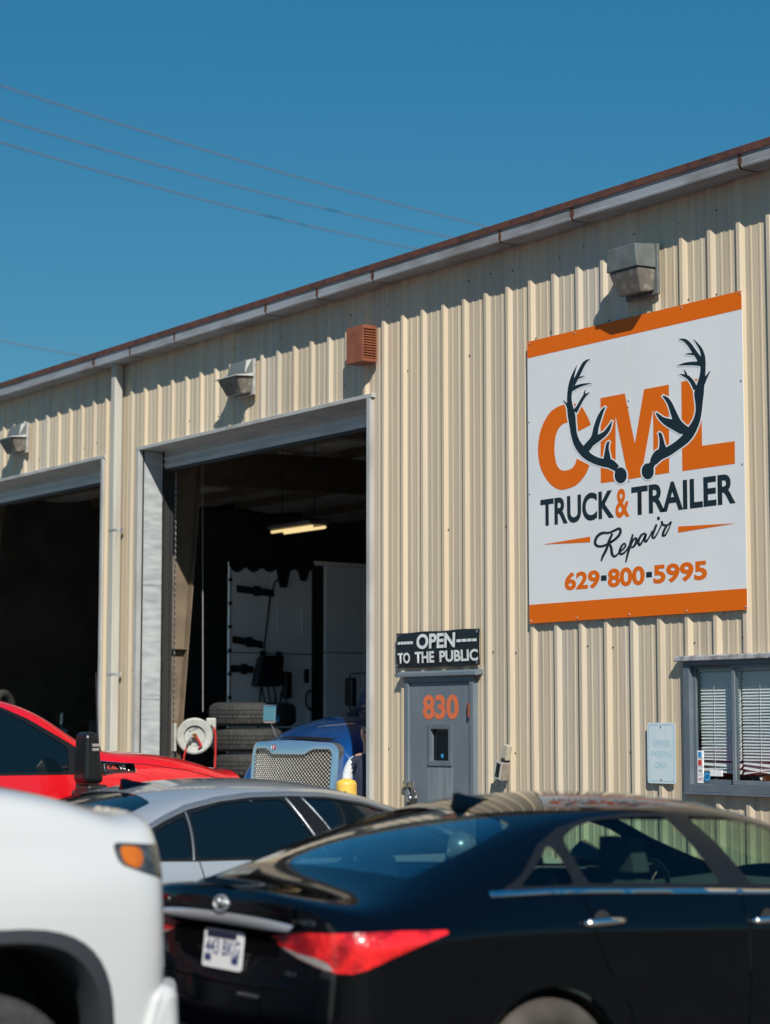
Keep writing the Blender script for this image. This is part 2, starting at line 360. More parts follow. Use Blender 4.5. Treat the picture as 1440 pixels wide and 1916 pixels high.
# sheets' inside liner (keeps daylight out of the shop)
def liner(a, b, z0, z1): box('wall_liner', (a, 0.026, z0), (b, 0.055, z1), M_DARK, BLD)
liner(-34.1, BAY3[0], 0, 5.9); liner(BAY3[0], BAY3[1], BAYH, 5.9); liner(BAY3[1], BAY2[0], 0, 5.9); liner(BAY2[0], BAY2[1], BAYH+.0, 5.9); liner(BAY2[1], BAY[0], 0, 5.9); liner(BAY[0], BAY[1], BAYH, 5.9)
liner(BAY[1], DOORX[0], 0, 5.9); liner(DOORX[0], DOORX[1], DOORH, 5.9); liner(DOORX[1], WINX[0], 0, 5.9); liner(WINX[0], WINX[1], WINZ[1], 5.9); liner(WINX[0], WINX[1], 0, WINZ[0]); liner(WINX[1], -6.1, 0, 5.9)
# other walls, roof, ceiling
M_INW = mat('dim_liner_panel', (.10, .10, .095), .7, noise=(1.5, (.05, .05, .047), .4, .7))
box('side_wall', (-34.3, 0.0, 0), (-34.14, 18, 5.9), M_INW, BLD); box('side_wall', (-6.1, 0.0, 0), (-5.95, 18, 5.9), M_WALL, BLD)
for gx, gm in ((-34.22, M_DARK), (-6.02, M_WALL)): mk('gable', MB().prism([(0, 5.88), (18, 5.88), (18, 5.92), (9, 6.76), (0, 5.92)], 'x', gx-.06, gx+.06), gm, BLD)
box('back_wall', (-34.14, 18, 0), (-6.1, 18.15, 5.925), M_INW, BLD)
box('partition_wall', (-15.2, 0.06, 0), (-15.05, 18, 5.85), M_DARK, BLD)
mk('roof', MB().hexa([(-34.4, -0.17, 5.915), (-5.8, -0.17, 5.915), (-5.8, 9, 6.75), (-34.4, 9, 6.75), (-34.4, -0.17, 5.935), (-5.8, -0.17, 5.935), (-5.8, 9, 6.78), (-34.4, 9, 6.78)])
   .hexa([(-34.4, 9, 6.75), (-5.8, 9, 6.75), (-5.8, 18.2, 5.915), (-34.4, 18.2, 5.915), (-34.4, 9, 6.78), (-5.8, 9, 6.78), (-5.8, 18.2, 5.935), (-34.4, 18.2, 5.935)]), M_RUST, BLD)
box('eave_strip', (-34.4, -0.214, 5.902), (-5.8, -0.178, 5.963), M_RUST, BLD, 0.004)
# little ragged leaves and rust flakes on the eave edge
mb = MB()
for i in range(240):
    x = random.uniform(-26, -9); a = random.uniform(.004, .02); z = 5.962
    mb.add([(x, -.2, z-.003), (x+a, -.2, z-.003), (x+a*random.uniform(-.5, 1.5), -.2+random.uniform(-.01, .02), z+random.uniform(.003, .022))], [(0, 1, 2)])
mk('debris', mb, mat('dry_debris', (0.09, 0.06, 0.045), 0.9), BLD, kind='stuff')
# gutter in lengths between its rusty joints
JP = [1440+130, 1384, 1070, 935, 697, 593, 497, 326, 243, 175, -60]
jx = [on_wall(p, 742-(p/1440)*444, -0.2)[0] for p in JP]; jx = [-6.0]+jx+[-34.3]
for a, b in zip(jx[1:], jx[:-1]):
    a2, b2 = a+0.016, b-0.016; mb = MB()
    prof = [(0.0, 5.93), (0.0, 5.802), (-0.192, 5.797), (-0.204, 5.805), (-0.206, 5.822), (-0.198, 5.828), (-0.198, 5.895), (-0.208, 5.901), (-0.206, 5.906), (-0.194, 5.897), (-0.188, 5.81), (-0.01, 5.812), (-0.01, 5.93)]
    n = 14; sag = random.uniform(0, .006)
    L = len(prof); vs = []
    for i in range(n+1):
        t = i/n; x = a2+(b2-a2)*t; dz = -sag*4*t*(1-t)+random.uniform(-.0012, .0012)
        for y, z in prof: vs.append((x, y-0.002 if y < -.1 else y, z+dz))
    fs = [(i*L+j, i*L+(j+1) % L, (i+1)*L+(j+1) % L, (i+1)*L+j) for i in range(n) for j in range(L)]+[tuple(range(L)), tuple(range(n*L, (n+1)*L))[::-1]]
    mb.add(vs, fs); mk('gutter', mb, M_GUT, BLD)
for x in jx[1:-1]:
    w = random.uniform(.012, .03)
    mk('gutter_joint', MB().prism([(0.0, 5.806), (-0.197, 5.802), (-0.205, 5.825), (-0.2045, 5.90), (-0.18, 5.90), (0.0, 5.90)], 'x', x-w, x+w), M_RUSTJ, BLD)
# downspout with straps
dx = -20.40
mb = MB().box((dx-.052, -0.115, 0.15), (dx+.052, -0.018, 5.80))
ds = mk('downspout', mb, mat('downspout_paint', (0.47, 0.455, 0.395), 0.45, noise=(1.5, (0.36, 0.34, 0.28), 0.45, 0.75), stretch=(4, 4, .6)), BLD, 0.012)
for z in (1.05, 2.33, 3.93):
    mk('strap', MB().box((dx-.056, -0.119, z-.012), (dx+.056, -0.016, z+.012)).box((dx+.056, -0.03, z-.02), (dx+.10, -0.016, z+.02)), M_WEATH, ds)
# corner trims and reveals of the two truck bays and the added unseen one
for (a, b) in (BAY, BAY2, BAY3):
    hd = mk('header_trim', MB().box((a-.06, -0.02, BAYH-.004), (b+.07, 0.03, BAYH+.034)).box((a, 0.03, BAYH-.004), (b, 0.30, BAYH+.03)), M_TRIM, BLD, 0.003)
    box('jamb_trim', (b-.012, -0.022, 0), (b+.045, 0.30, BAYH-.006), M_TRIM, BLD, 0.004)
    box('jamb_corner', (a-.05, -0.022, 0), (a+.004, 0.035, BAYH-.006), M_TRIM, BLD, 0.004)
    z = 0.0; hs_ = [0.9, 1.15, 1.25, 1.48]
    for hh in hs_:
        box('jamb_plate', (a-.03, 0.037, z+.002), (a+.0+random.uniform(-.002, .002), 0.285, min(z+hh, BAYH-.008)-.002), M_GALV, BLD, 0.002); z += hh
    # overhead door rolled up just below the header: bottom section still showing
    od = mk('overhead_door', MB().box((a+.0, .30, 4.60), (b-.02, .345, 4.79)), M_DOORP, BLD, 0.004)
    for z0, z1 in ((4.775, 4.86), (4.865, 5.30), (5.305, 5.78)): box('door_section', (a, .32, z0), (b-.02, .36, z1), M_DOORP, od, 0.004)
    mk('bottom_seal', MB().box((a+.01, .302, 4.565), (b-.03, .343, 4.602)), M_BLACKP, od, 0.008)
    for i in range(2): box('stiffener', (a+.01, .286, 4.635+.07*i), (b-.03, .301, 4.65+.07*i), M_DOORP, od)
    tr = mk('door_track', MB().box((a-.02, .30, 0.02), (a+.02, .40, 5.6)).box((a+.02, .37, 0.02), (a+.045, .40, 5.6)), mat('track_steel', (0.06, 0.06, 0.058), 0.5, 0.5), BLD)
    for i in range(7): box('bracket', (a+.003, .285, 0.5+.62*i), (a+.03, .30, 0.6+.62*i), M_BLACKP, tr)
# hoist chain of the overhead door
mb = MB()
for i in range(110):
    z = 4.55-.033*i; yy = .44
    pts = [(-19.93+(.007*math.cos(t) if i % 2 else 0), yy+(0 if i % 2 else .007*math.cos(t)), z+.022*math.sin(t)) for t in [2*math.pi*j/6 for j in range(7)]]
    mb.tube(pts, .0035, 4, False)
tag(mk('hoist_chain', mb, M_STEEL), 'thin steel hoist chain hanging inside the bay beside the galvanised jamb', 'chain')
# tapered frame columns
for cx in (-20.36, -25.68):
    col = mk('frame_column', MB().prism([(.42, 0.012), (.60, 0.012), (1.02, 5.6), (.42, 5.6)], 'x', cx-.006, cx+.006), M_COLUMN, BLD)
    mk('flange', MB().hexa([(cx-.1, .60, .012), (cx+.1, .60, .012), (cx+.1, .615, .012), (cx-.1, .615, .012), (cx-.1, 1.02, 5.6), (cx+.1, 1.02, 5.6), (cx+.1, 1.035, 5.6), (cx-.1, 1.035, 5.6)]), M_COLUMN, col)
    box('flange', (cx-.1, .405, .012), (cx+.1, .42, 5.6), M_COLUMN, col)
    for z in (1.35, 2.62): 
        w = .60+.42*(z/5.6)
        box('stiffener', (cx+.0065, .42, z), (cx+.095, w, z+.012), M_COLUMN, col)
    mk('haunch', MB().hexa([(cx-.08, .5, 5.15), (cx+.08, .5, 5.15), (cx+.08, 16, 5.45), (cx-.08, 16, 5.45), (cx-.08, .5, 5.72), (cx+.08, .5, 5.72), (cx+.08, 16, 5.9), (cx-.08, 16, 5.9)]), M_COLUMN, col)
# ceiling: sagging insulation between purlins
for j in range(11):
    y0 = .4+1.55*j; z0 = 5.72+.0*j; mb = MB(); nx = 42
    vs = []
    for i in range(nx+1):
        x = -34+i*(18.8/nx)
        for k2 in range(5):
            t = k2/4; vs.append((x, y0+1.5*t, z0-.09*math.sin(math.pi*t)-.05*abs(math.sin(i*1.7+j))*math.sin(math.pi*t)+.07*min(j, 10-j)))
    mb.add(vs, [(i*5+q, i*5+q+1, (i+1)*5+q+1, (i+1)*5+q) for i in range(nx) for q in range(4)])
    mk('insulation_batt', mb, M_INSUL, BLD, smooth=True)
    box('purlin', (-34, y0+1.5, z0-.15+.07*min(j, 10-j)), (-15.25, y0+1.55, z0+.05+.07*min(j, 10-j)), M_COLUMN, BLD)
# office behind door and window
box('office_floor', (-15.05, .06, -.05), (-6.1, 6, .02), M_FLOOR)['kind'] = 'structure'
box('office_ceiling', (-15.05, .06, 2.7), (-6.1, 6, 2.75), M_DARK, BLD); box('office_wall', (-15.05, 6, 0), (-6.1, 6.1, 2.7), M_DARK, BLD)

# entrance door
xa, xb = DOORX
dfr = mk('door_frame', MB().box((xa, -.03, 0), (xa+.055, .05, DOORH-.06)).box((xb-.055, -.03, 0), (xb, .05, DOORH-.06)).box((xa, -.03, DOORH-.06), (xb, .05, DOORH)), M_GREY, BLD, 0.003)
mk('drip_cap', MB().prism([(-.066, DOORH-.006), (-.063, DOORH+.020), (-.02, DOORH+.04), (.02, DOORH+.04), (.02, DOORH+.0), (-.058, DOORH-.012)], 'x', xa-.075, xb+.075), M_GREY, dfr)
WX = lambda px, py, y=0.0: on_wall(px, py, y)
dl = (xa+.058, xb-.058)
wq0 = (-14.60, 1.36); wq1 = (-14.375, 1.70)       # little vision panel opening
wa, wz0 = WX(807, 1425, -.012)[0], WX(810, 1423, -.012)[2]; wb, wz1 = WX(840, 1362, -.012)[0], WX(825, 1364, -.012)[2]
dr = mk('entrance_door', MB().box((dl[0], -.012, .01), (wa, .03, DOORH-.063)).box((wb, -.012, .01), (dl[1], .03, DOORH-.063)).box((wa, -.012, .01), (wb, .03, wz0)).box((wa, -.012, wz1), (wb, .03, DOORH-.063)), M_GREY, BLD)
mk('vision_frame', MB().box((wa-.045, -.026, wz0-.045), (wa, -.0125, wz1+.045)).box((wb, -.026, wz0-.045), (wb+.045, -.0125, wz1+.045)).box((wa, -.026, wz0-.045), (wb, -.0125, wz0)).box((wa, -.026, wz1), (wb, -.0125, wz1+.045)), M_FRAME, dr, 0.004)
box('pane', (wa, .012, wz0), (wb, .017, wz1), G_TINT, dr)
box('kick_patch', (wa-.05, -.016, .3), (wb+.05, -.0125, wz0-.05), mat('lighter_grey_patch', (0.21, 0.245, 0.265), 0.45, noise=(3, (0.15, 0.18, 0.2), 0.45, 0.7), stretch=(6, 6, .6)), dr)
n0 = WX(791, 1346, -.013); n1 = WX(858, 1300, -.013)
text_on_wall('number', '830', n0[0], n1[0], n0[2]+.0, n1[2]+.005, -.0145, M_NUM, dr, 0.035)
s = WX(827, 1414, .01)
mk('sticker', MB().lathe([(.02, 0), (.02, -.001)], (s[0], .0105, s[2]), 'y', 8), M_BLUEDOT, dr)
hz = WX(884, 1328)[2]
mk('hinge', MB().lathe([(.0001, -.06), (.011, -.06), (.011, .06), (.0001, .06)], (xb-.057, -.036, hz), 'z', 10).box((xb-.085, -.034, hz-.05), (xb-.057, -.0305, hz+.05)), mat('rusty_hinge', (0.2, 0.05, 0.03), .6, .3), dr)
kz = 1.20
hp = mk('hasp', MB().box((xa+.0, -.052, kz+.02), (xa+.05, -.0305, kz+.075)).box((xa+.065, -.04, kz+.02), (xa+.13, -.0125, kz+.07)).hexa([(xa+.13, -.05, kz-.03), (xa+.175, -.05, kz-.05), (xa+.175, -.04, kz-.05), (xa+.13, -.04, kz-.03), (xa+.12, -.05, kz+.08), (xa+.165, -.05, kz+.06), (xa+.165, -.04, kz+.06), (xa+.12, -.04, kz+.08)]), M_STEEL, dr, 0.004)
mk('door_knob', MB().lathe([(.0001, -.085), (.03, -.08), (.036, -.062), (.028, -.045), (.014, -.04), (.014, -.02), (.04, -.016), (.04, -.0125)], (xa+.12, 0, kz-.075), 'y', 20), M_STEEL, dr, smooth=True)
pl = tag(mk('padlock', MB().box((xa+.155, -.075, kz-.135), (xa+.215, -.047, kz-.075)).tube([(xa+.168, -.061, kz-.08), (xa+.168, -.061, kz-.02), (xa+.178, -.061, kz+.0), (xa+.192, -.061, kz+.0), (xa+.202, -.061, kz-.02), (xa+.202, -.061, kz-.08)], .005, 8), mat('padlock_steel', (.12, .12, .12), .3, .8), bevel=0.004), 'small steel padlock hanging on the hasp of the grey door', 'padlock')
mb = MB()
for i in range(24):
    t = i/23; c = (xa+.21+.30*t, -.058, kz-.13-.10*math.sin(math.pi*min(t*.9+.05, 1))-.03*t)
    pts = [(c[0]+.013*math.cos(a)*(1), c[1]+(.007*math.sin(a) if i % 2 else 0), c[2]+(0 if i % 2 else .008*math.sin(a))) for a in [2*math.pi*j/7 for j in range(8)]]
    mb.tube(pts, .0028, 5, False)
tag(mk('door_chain', mb, M_STEEL), 'loose steel chain draped across the grey door below its padlock', 'chain')

# sliding office window
xa, xb = WINX; z0, z1 = WINZ
wn = mk('office_window', MB().box((xa-.03, -.028, z0-.03), (xa+.035, .045, z1+.02)).box((xb-.035, -.028, z0-.03), (xb+.03, .045, z1+.02)).box((xa+.035, -.028, z0-.03), (xb-.035, .045, z0+.03)).box((xa+.035, -.028, z1-.03), (xb-.035, .045, z1+.02)), M_FRAME, BLD, 0.003)
mk('drip_cap', MB().prism([(-.062, z1+.008), (-.06, z1+.034), (-.02, z1+.046), (.02, z1+.046), (.02, z1+.021), (-.055, z1+.002)], 'x', xa-.09, xb+.09), M_WEATH, wn)
mk('sill', MB().box((xa-.03, -.045, z0-.048), (xb+.03, .02, z0-.031)), M_FRAME, wn, 0.003)
mx = WX(1377, 1380)[0]
for (a, b, yy) in ((xa+.036, mx, .012), (mx-.03, xb-.036, -.012)):
    sh = mk('sash', MB().box((a, yy, z0+.031), (a+.03, yy+.02, z1-.031)).box((b-.03, yy, z0+.031), (b, yy+.02, z1-.031)).box((a+.03, yy, z0+.031), (b-.03, yy+.02, z0+.065)).box((a+.03, yy, z1-.055), (b-.03, yy+.02, z1-.031)), M_FRAME if yy > 0 else M_GREY, wn, 0.002)
    box('pane', (a+.03, yy+.008, z0+.065), (b-.03, yy+.012, z1-.055), G_WIN, sh)
sx, sz = xa+.075, z0+.075
for i, (m_, h_) in enumerate(((M_BLUEDOT, .05), (M_RED, .05), (M_WHITE, .06), (M_WHITE, .05))):
    zz = WX(1316, 1412+15*i)[2]
    box('sticker', (sx-.002, .0085, zz-.032), (sx+.055, .0195, zz+.03), M_WHITE, wn)
    if i < 2: box('sticker_print', (sx+.008, .007, zz-.02), (sx+.045, .0084, zz+.02), m_, wn)
    else: 
        text_on_wall('sticker_print', 'VISA' if i == 2 else 'card', sx+.006, sx+.048, zz-.012, zz+.01, .008, M_SIGNK if i == 2 else M_RED, wn, .02)
c = WX(1319, 1453)
mk('sticker', MB().lathe([(.036, 0), (.036, -.0005)], (c[0]+.012, .0075, c[2]), 'y', 8), M_BLUEDOT, wn)
text_on_wall('sticker_print', 'ADT', c[0]-.012, c[0]+.036, c[2]-.012, c[2]+.012, .007, M_WHITE, wn, .03)
box('sticker', (sx+.13, .0085, z0+.09), (sx+.25, .0195, z0+.135), M_WHITE, wn)
# blinds hang behind each sash
for bi, (a, b, lab) in enumerate(((xa+.06, mx-.02, 'white slatted blind with a pull cord behind the pane with stickers'), (mx+.0, xb-.04, 'white slatted blind with bent bottom slats behind the sliding pane'))):
    bl = thing('window_blind', lab, 'blind', ((a+b)/2, .075, z0+.07))
    w = (b-a)/2
    box('head_rail', (-w, -.018, z1-z0-.145), (w, .018, z1-z0-.085), mat('grey_rail', (.30, .32, .34), .5), bl)
    ns = 33
    for i in range(ns):
        z = .06+(z1-z0-.225)*i/(ns-1); tl = .92; dz = 0; rt_ = random.uniform(-.004, .004)
        if i < 3: rt_ = (-.03, .035, -.02)[i]*(1 if bi else .35)
        if i == 3: continue
        cc, ss = .0175*math.cos(tl), .0175*math.sin(tl)
        m1 = MB().hexa([(-w, -cc, z+ss*-1-rt_), (w, -cc, z-ss+rt_), (w, cc, z+ss+rt_), (-w, cc, z+ss-rt_), (-w, -cc, z-ss+.0012-rt_), (w, -cc, z-ss+.0012+rt_), (w, cc, z+ss+.0012+rt_), (-w, cc, z+ss+.0012-rt_)])
        mk('slat', m1, M_SLAT, bl)
    mk('cord', MB().tube([(-w*.25, -.02, .05), (-w*.25, -.02, z1-z0-.14)], .0015, 5), M_SLAT, bl)
tag(mk('office_chair', MB().box((-.25, -.04, .55), (.25, .04, 1.42)).box((-.26, -.03, .42), (.26, .48, .52)).box((-.03, .18, .06), (.03, .24, .42)).box((-.3, .18, .02), (.3, .24, .06)).box((-.03, -.08, .02), (.03, .5, .06)), M_MAROON, bevel=.02), 'maroon chair back seen low behind the window blinds', 'chair').location = (-10.75, .42, 0.0)

# ------------------------------------------------------------------ company sign
sgn = thing('company_sign', 'large white and orange repair shop sign with black antlers', 'sign', (0, 0, 0))
sx0, sx1, sz0, sz1 = -13.178, -10.682, 2.598, 4.949; sm = WX(1181, 900)[0]
for a, b in ((sx0, sm-.0012), (sm+.0012, sx1)): box('sign_panel', (a, -.0215, sz0), (b, -.0165, sz1), M_SIGNW, sgn)
ob = WX(992, 1132)[2]; ot = WX(991, 671)[2]
for a, b in ((sx0, sm-.0012), (sm+.0012, sx1)):
    box('stripe', (a-.001, -.0225, sz0-.001), (b, -.0216, ob), M_ORANGE, sgn); box('stripe', (a-.001, -.0225, ot), (b, -.0216, sz1+.001), M_ORANGE, sgn)
YS = -.0228
w4 = lambda u, v: on_wall(1000+u/6.385, 620+v/6.385, YS)
w5 = lambda u, v: on_wall(1190+u/6.385, 620+v/6.385, YS)
xz = lambda p: (p[0], p[2])
Cp = [(670,1115),(640,1040),(605,970),(570,910),(530,880),(490,865),(445,860),(400,865),(350,875),(300,890),(250,915),(200,950),(155,1005),(110,1080),(78,1160),(55,1240),(43,1330),(38,1420),(43,1500),(55,1580),(78,1655),(110,1720),(148,1780),(190,1830),(240,1868),(290,1890),(340,1893),(390,1880),(440,1865),(490,1840),(532,1805),(570,1760),(600,1720),(625,1675),(655,1600),(500,1520),(492,1560),(480,1590),(462,1618),(440,1640),(390,1660),(350,1665),(320,1660),(290,1640),(270,1610),(255,1570),(245,1520),(237,1460),(235,1400),(237,1340),(245,1280),(255,1230),(270,1190),(292,1150),(320,1120),(350,1100),(380,1090),(405,1086),(430,1090),(455,1105),(480,1130),(520,1195)]
flat_poly('letter_c', [xz(w4(*p)) for p in Cp], YS, M_ORANGE, sgn)
Mp = [(1123,745),(1168.4,736.2),(1187.2,830),(1204.4,728.5),(1250.8,719.8),(1251.5,884.7),(1222.3,889),(1221.3,765.7),(1199,892.5),(1175,897),(1151.1,778),(1151.5,900.5),(1123.5,904)]
flat_poly('letter_m', [xz(WX(*p, YS)) for p in Mp], YS, M_ORANGE, sgn)
Lp = [(1274,714.5),(1311,707),(1313,834),(1374,825.5),(1374.5,867.5),(1276,881.5)]
flat_poly('letter_l', [xz(WX(*p, YS)) for p in Lp], YS, M_ORANGE, sgn)
AL = [[(985,1640,80),(900,1580,110),(820,1570,95),(700,1530,90),(600,1460,100),(520,1360,90),(475,1250,75),(455,1120,80),(440,1000,90),(420,880,66),(415,780,54),(425,690,58),(440,600,50),(465,510,30),(505,405,4)],
 [(450,640,60),(500,560,48),(545,470,45),(590,385,40),(635,345,20),(660,338,8)], [(515,560,20),(560,545,16),(597,530,4)], [(440,690,60),(510,660,40),(590,635,26),(680,622,4)],
 [(480,960,60),(520,900,40),(570,810,36),(600,770,34),(655,730,6)], [(590,780,24),(595,740,20),(608,692,4)], [(415,930,50),(388,880,28),(345,825,8)],
 [(590,1430,100),(650,1360,90),(710,1270,75),(735,1150,62),(770,1040,55),(810,950,35),(845,905,8)], [(680,1330,80),(760,1275,75),(840,1220,55),(890,1150,40),(925,1072,6)], [(865,1570,100),(866,1480,72),(865,1400,42),(875,1340,32),(893,1318,14)], [(985,1640,70),(1028,1720,90)]]
AR = [[(200,1570,90),(270,1480,130),(370,1440,110),(480,1370,100),(580,1290,110),(650,1200,110),(715,1080,85),(745,960,75),(750,850,90),(750,740,115),(770,640,90),(790,540,70),(797,450,62),(795,370,70),(795,290,50),(770,210,36),(725,145,22),(690,98,6)],
 [(770,370,70),(740,310,58),(690,240,56),(640,165,50),(590,115,42),(545,98,22),(515,98,12)], [(700,275,26),(640,270,22),(588,270,6)], [(780,390,60),(690,385,46),(590,390,34),(495,408,5)],
 [(712,690,60),(670,610,50),(630,560,45),(590,535,36),(518,510,6)], [(600,540,30),(590,500,24),(572,455,5)], [(800,620,50),(830,560,34),(885,472,6)],
 [(620,1210,110),(540,1150,110),(490,1080,90),(440,960,70),(405,870,56),(365,810,46),(318,772,14)], [(560,1190,100),(460,1120,120),(380,1090,95),(310,1050,60),(260,1000,34),(238,972,8)], [(320,1440,120),(310,1360,70),(300,1280,46),(285,1230,38),(268,1215,20)], [(200,1570,70),(138,1672,90)]]
for strokes, f, c_ in ((AL, w4, (1028, 1720)), (AR, w5, (138, 1672))):
    mo, mi = MB(), MB()
    for i, s_ in enumerate(strokes): ribbon(mo, s_, f, 6, 15, -.0006-.00002*i); ribbon(mi, s_, f, 6, 0, -.0013-.00002*i)
    disc(mo, c_, 90, 112, f, dy=-.0006-.0003); disc(mi, c_, 73, 96, f, dy=-.0013-.0003)
    a_ = mk('antler', mi, M_SIGNK, sgn, fixn=False); mk('antler_outline', mo, M_OUTL, a_, fixn=False)
zz = lambda u, v: WX(960+u/2.817, 520+v/2.817, YS)
def word(name, body, l, r, t, b, m, off, n=1):
    p0, p1, pt, pb = zz(*l), zz(*r), zz(*t), zz(*b); text_on_wall(name, body, p0[0], p1[0], pb[2], pt[2], YS-.0003, m, sgn, off)
word('lettering', 'TRUCK', (143,1240), (530,1200), (150,1168), (190,1306), M_SIGNK, .03)
word('ampersand', '&', (537,1190), (612,1190), (575,1110), (575,1263), M_ORANGE, .02)
word('lettering', 'TRAILER', (622,1180), (1170,1110), (660,1098), (655,1250), M_SIGNK, .03)
for body, l, r in (('629', 270, 455), ('-', 462, 491), ('800', 497, 692), ('-', 700, 730), ('5995', 737, 1020)):
    m_ = (l+r)/2; sl = -(1590-1540)/750
    if body == '-':
        p0, p1 = zz(l, 1590+(l-450)*sl), zz(r, 1565+(r-450)*sl); zc = zz(m_, 1582+(m_-470)*-.075)[2]
        flat_poly('dash', [(p0[0], zc-.021), (p1[0], zc-.021), (p1[0], zc+.021), (p0[0], zc+.021)], YS-.0003, M_SIGNK, sgn)
    else:
        t = zz(m_, 1545+(m_-362)*-.0855)[2]; b = zz(m_, 1642+(m_-362)*-.077)[2]
        text_on_wall('phone_digits', body, zz(l, 1580)[0], zz(r, 1540)[0], b, t, YS-.0003, M_ORANGE, sgn, .036)
flat_poly('accent', [xz(zz(*p)) for p in ((155,1405),(405,1363),(405,1393))], YS-.0003, M_ORANGE, sgn)
flat_poly('accent', [xz(zz(*p)) for p in ((868,1310),(1172,1293),(868,1342))], YS-.0003, M_ORANGE, sgn)
w3 = lambda u, v: on_wall(1060+u/3.789, 880+v/3.789, YS)
RP = [[(345,485,7),(300,515,10),(255,537,12),(215,535,14),(200,510,15),(215,470,15),(250,445,15),(300,442,11),(340,425,12),(370,413,14),(381,430,15),(370,460,15),(340,490,12),(305,515,8),(290,520,6)], [(322,450,12),(300,500,15),(280,560,15),(255,610,13),(245,642,6)], [(300,515,10),(315,550,15),(320,590,15),(335,610,13),(355,600,8),(375,575,6)],
 [(375,575,6),(398,560,8),(416,535,9),(408,518,7),(390,535,11),(375,570,13),(379,592,13),(398,590,10),(420,570,7),(445,530,6)], [(468,455,9),(450,520,13),(432,590,12),(418,650,6)], [(418,650,4),(432,600,6),(452,540,7),(472,492,9),(492,482,12),(490,512,13),(474,540,11),(458,546,7)], [(474,540,6),(500,510,6)],
 [(556,447,8),(530,458,11),(508,500,13),(514,530,12),(535,505,8),(562,450,9),(552,490,13),(560,505,11),(580,480,6),(606,430,5)], [(636,384,11),(618,430,13),(606,468,13),(620,478,9),(645,440,5),(672,385,6)], [(672,362,12),(682,385,12),(712,388,9),(740,364,6)], [(708,390,12),(686,435,13),(682,462,13),(700,456,8),(722,415,6),(742,366,4)]]
mb = MB()
for i, s_ in enumerate(RP): ribbon(mb, s_, w3, 6, 2.2, -.0004-.00002*i)
disc(mb, (650, 340), 11, 13, w3, dy=-.0008); mk('script_lettering', mb, M_SIGNK, sgn, fixn=False)
mb = MB()
for px, py in ((994, 642), (1078, 621), (1180, 597), (1278, 572), (1389, 546), (992, 790), (992, 925), (1394, 712), (1396, 868), (995, 1163), (1083, 1157), (1181, 1153), (1288, 1145), (1399, 1139), (1180, 750), (1179, 762), (1181, 900)):
    p = WX(px, py); mb.lathe([(.0001, -.005), (.006, -.004), (.008, 0)], (min(max(p[0], sx0+.02), sx1-.02), -.0226, min(max(p[2], sz0+.02), sz1-.02)), 'y', 8)
mk('screws', mb, M_STEEL, sgn, kind='stuff')

# ------------------------------------------------------------------ banner over the door
ban = thing('open_banner', 'black vinyl banner reading OPEN TO THE PUBLIC above the grey door', 'banner', (0, 0, 0))
bx0, bx1 = -15.062, -13.845; bz0, bz1 = 2.272, 2.585
mb = MB(); nx, nz = 40, 10; vs = []
def ban_y(u, w): return -.020-.006*math.sin(math.pi*w)*(1+.5*math.sin(u*9))-.008*math.exp(-((u*0.75-(1-w)*.55-.02)/.05)**2)
for i in range(nx+1):
    for j in range(nz+1):
        u, w = i/nx, j/nz; vs.append((bx0+(bx1-bx0)*u, ban_y(u, w), bz0+(bz1-bz0)*w+.006*math.sin(u*14)*(.5-w)-.012*u*(1-w)*0))
mb.add(vs, [(i*(nz+1)+j, (i+1)*(nz+1)+j, (i+1)*(nz+1)+j+1, i*(nz+1)+j+1) for i in range(nx) for j in range(nz)])
mk('sheet', mb, M_BANNER, ban, smooth=True)
def bword(name, body, px0, py0, px1, py1, zr=0.0, off=.035):
    a = WX(px0, py1); b = WX(px1, py0); o = text_on_wall(name, body, a[0], b[0], a[2], a[2]+(WX(px0, py0)[2]-a[2]), 0, M_BANW, ban, off, zr=zr)
    bm = bmesh.new(); bm.from_mesh(o.data); bmesh.ops.triangulate(bm, faces=bm.faces[:])
    for v in bm.verts: v.co.y = -.0375+.006*abs(2*(v.co.z-bz0)/(bz1-bz0)-1)**2
    bm.to_mesh(o.data); bm.free()
bword('lettering', 'OPEN', 785, 1187, 857, 1215, 0.0)
bword('lettering', 'TO', 750, 1222, 773, 1242); bword('lettering', 'THE', 782, 1220, 818, 1241); bword('lettering', 'PUBLIC', 828, 1217.5, 900, 1239)
for (l, r, n_) in ((750, 779, 5), (860, 899, 4)):
    for i in range(n_):
        a = WX(l+(r-l)*i/n_, 1203)[0]; b = WX(l+(r-l)*(i+.88)/n_, 1203)[0]; z = WX(l, 1204 if l < 800 else 1199)[2]
        flat_poly('dash', [(a, z-.012), (b, z-.012), (b, z+.012), (a, z+.012)], -.0365, M_BANW, ban)
for x_, z_ in ((bx0+.025, bz0+.025), (bx1-.025, bz0+.025), (bx0+.025, bz1-.025), (bx1-.025, bz1-.025)):
    mk('grommet', MB().lathe([(.006, -.004), (.014, -.004), (.014, 0), (.006, 0)], (x_, -.031, z_), 'y', 12, True), M_STEEL, ban)

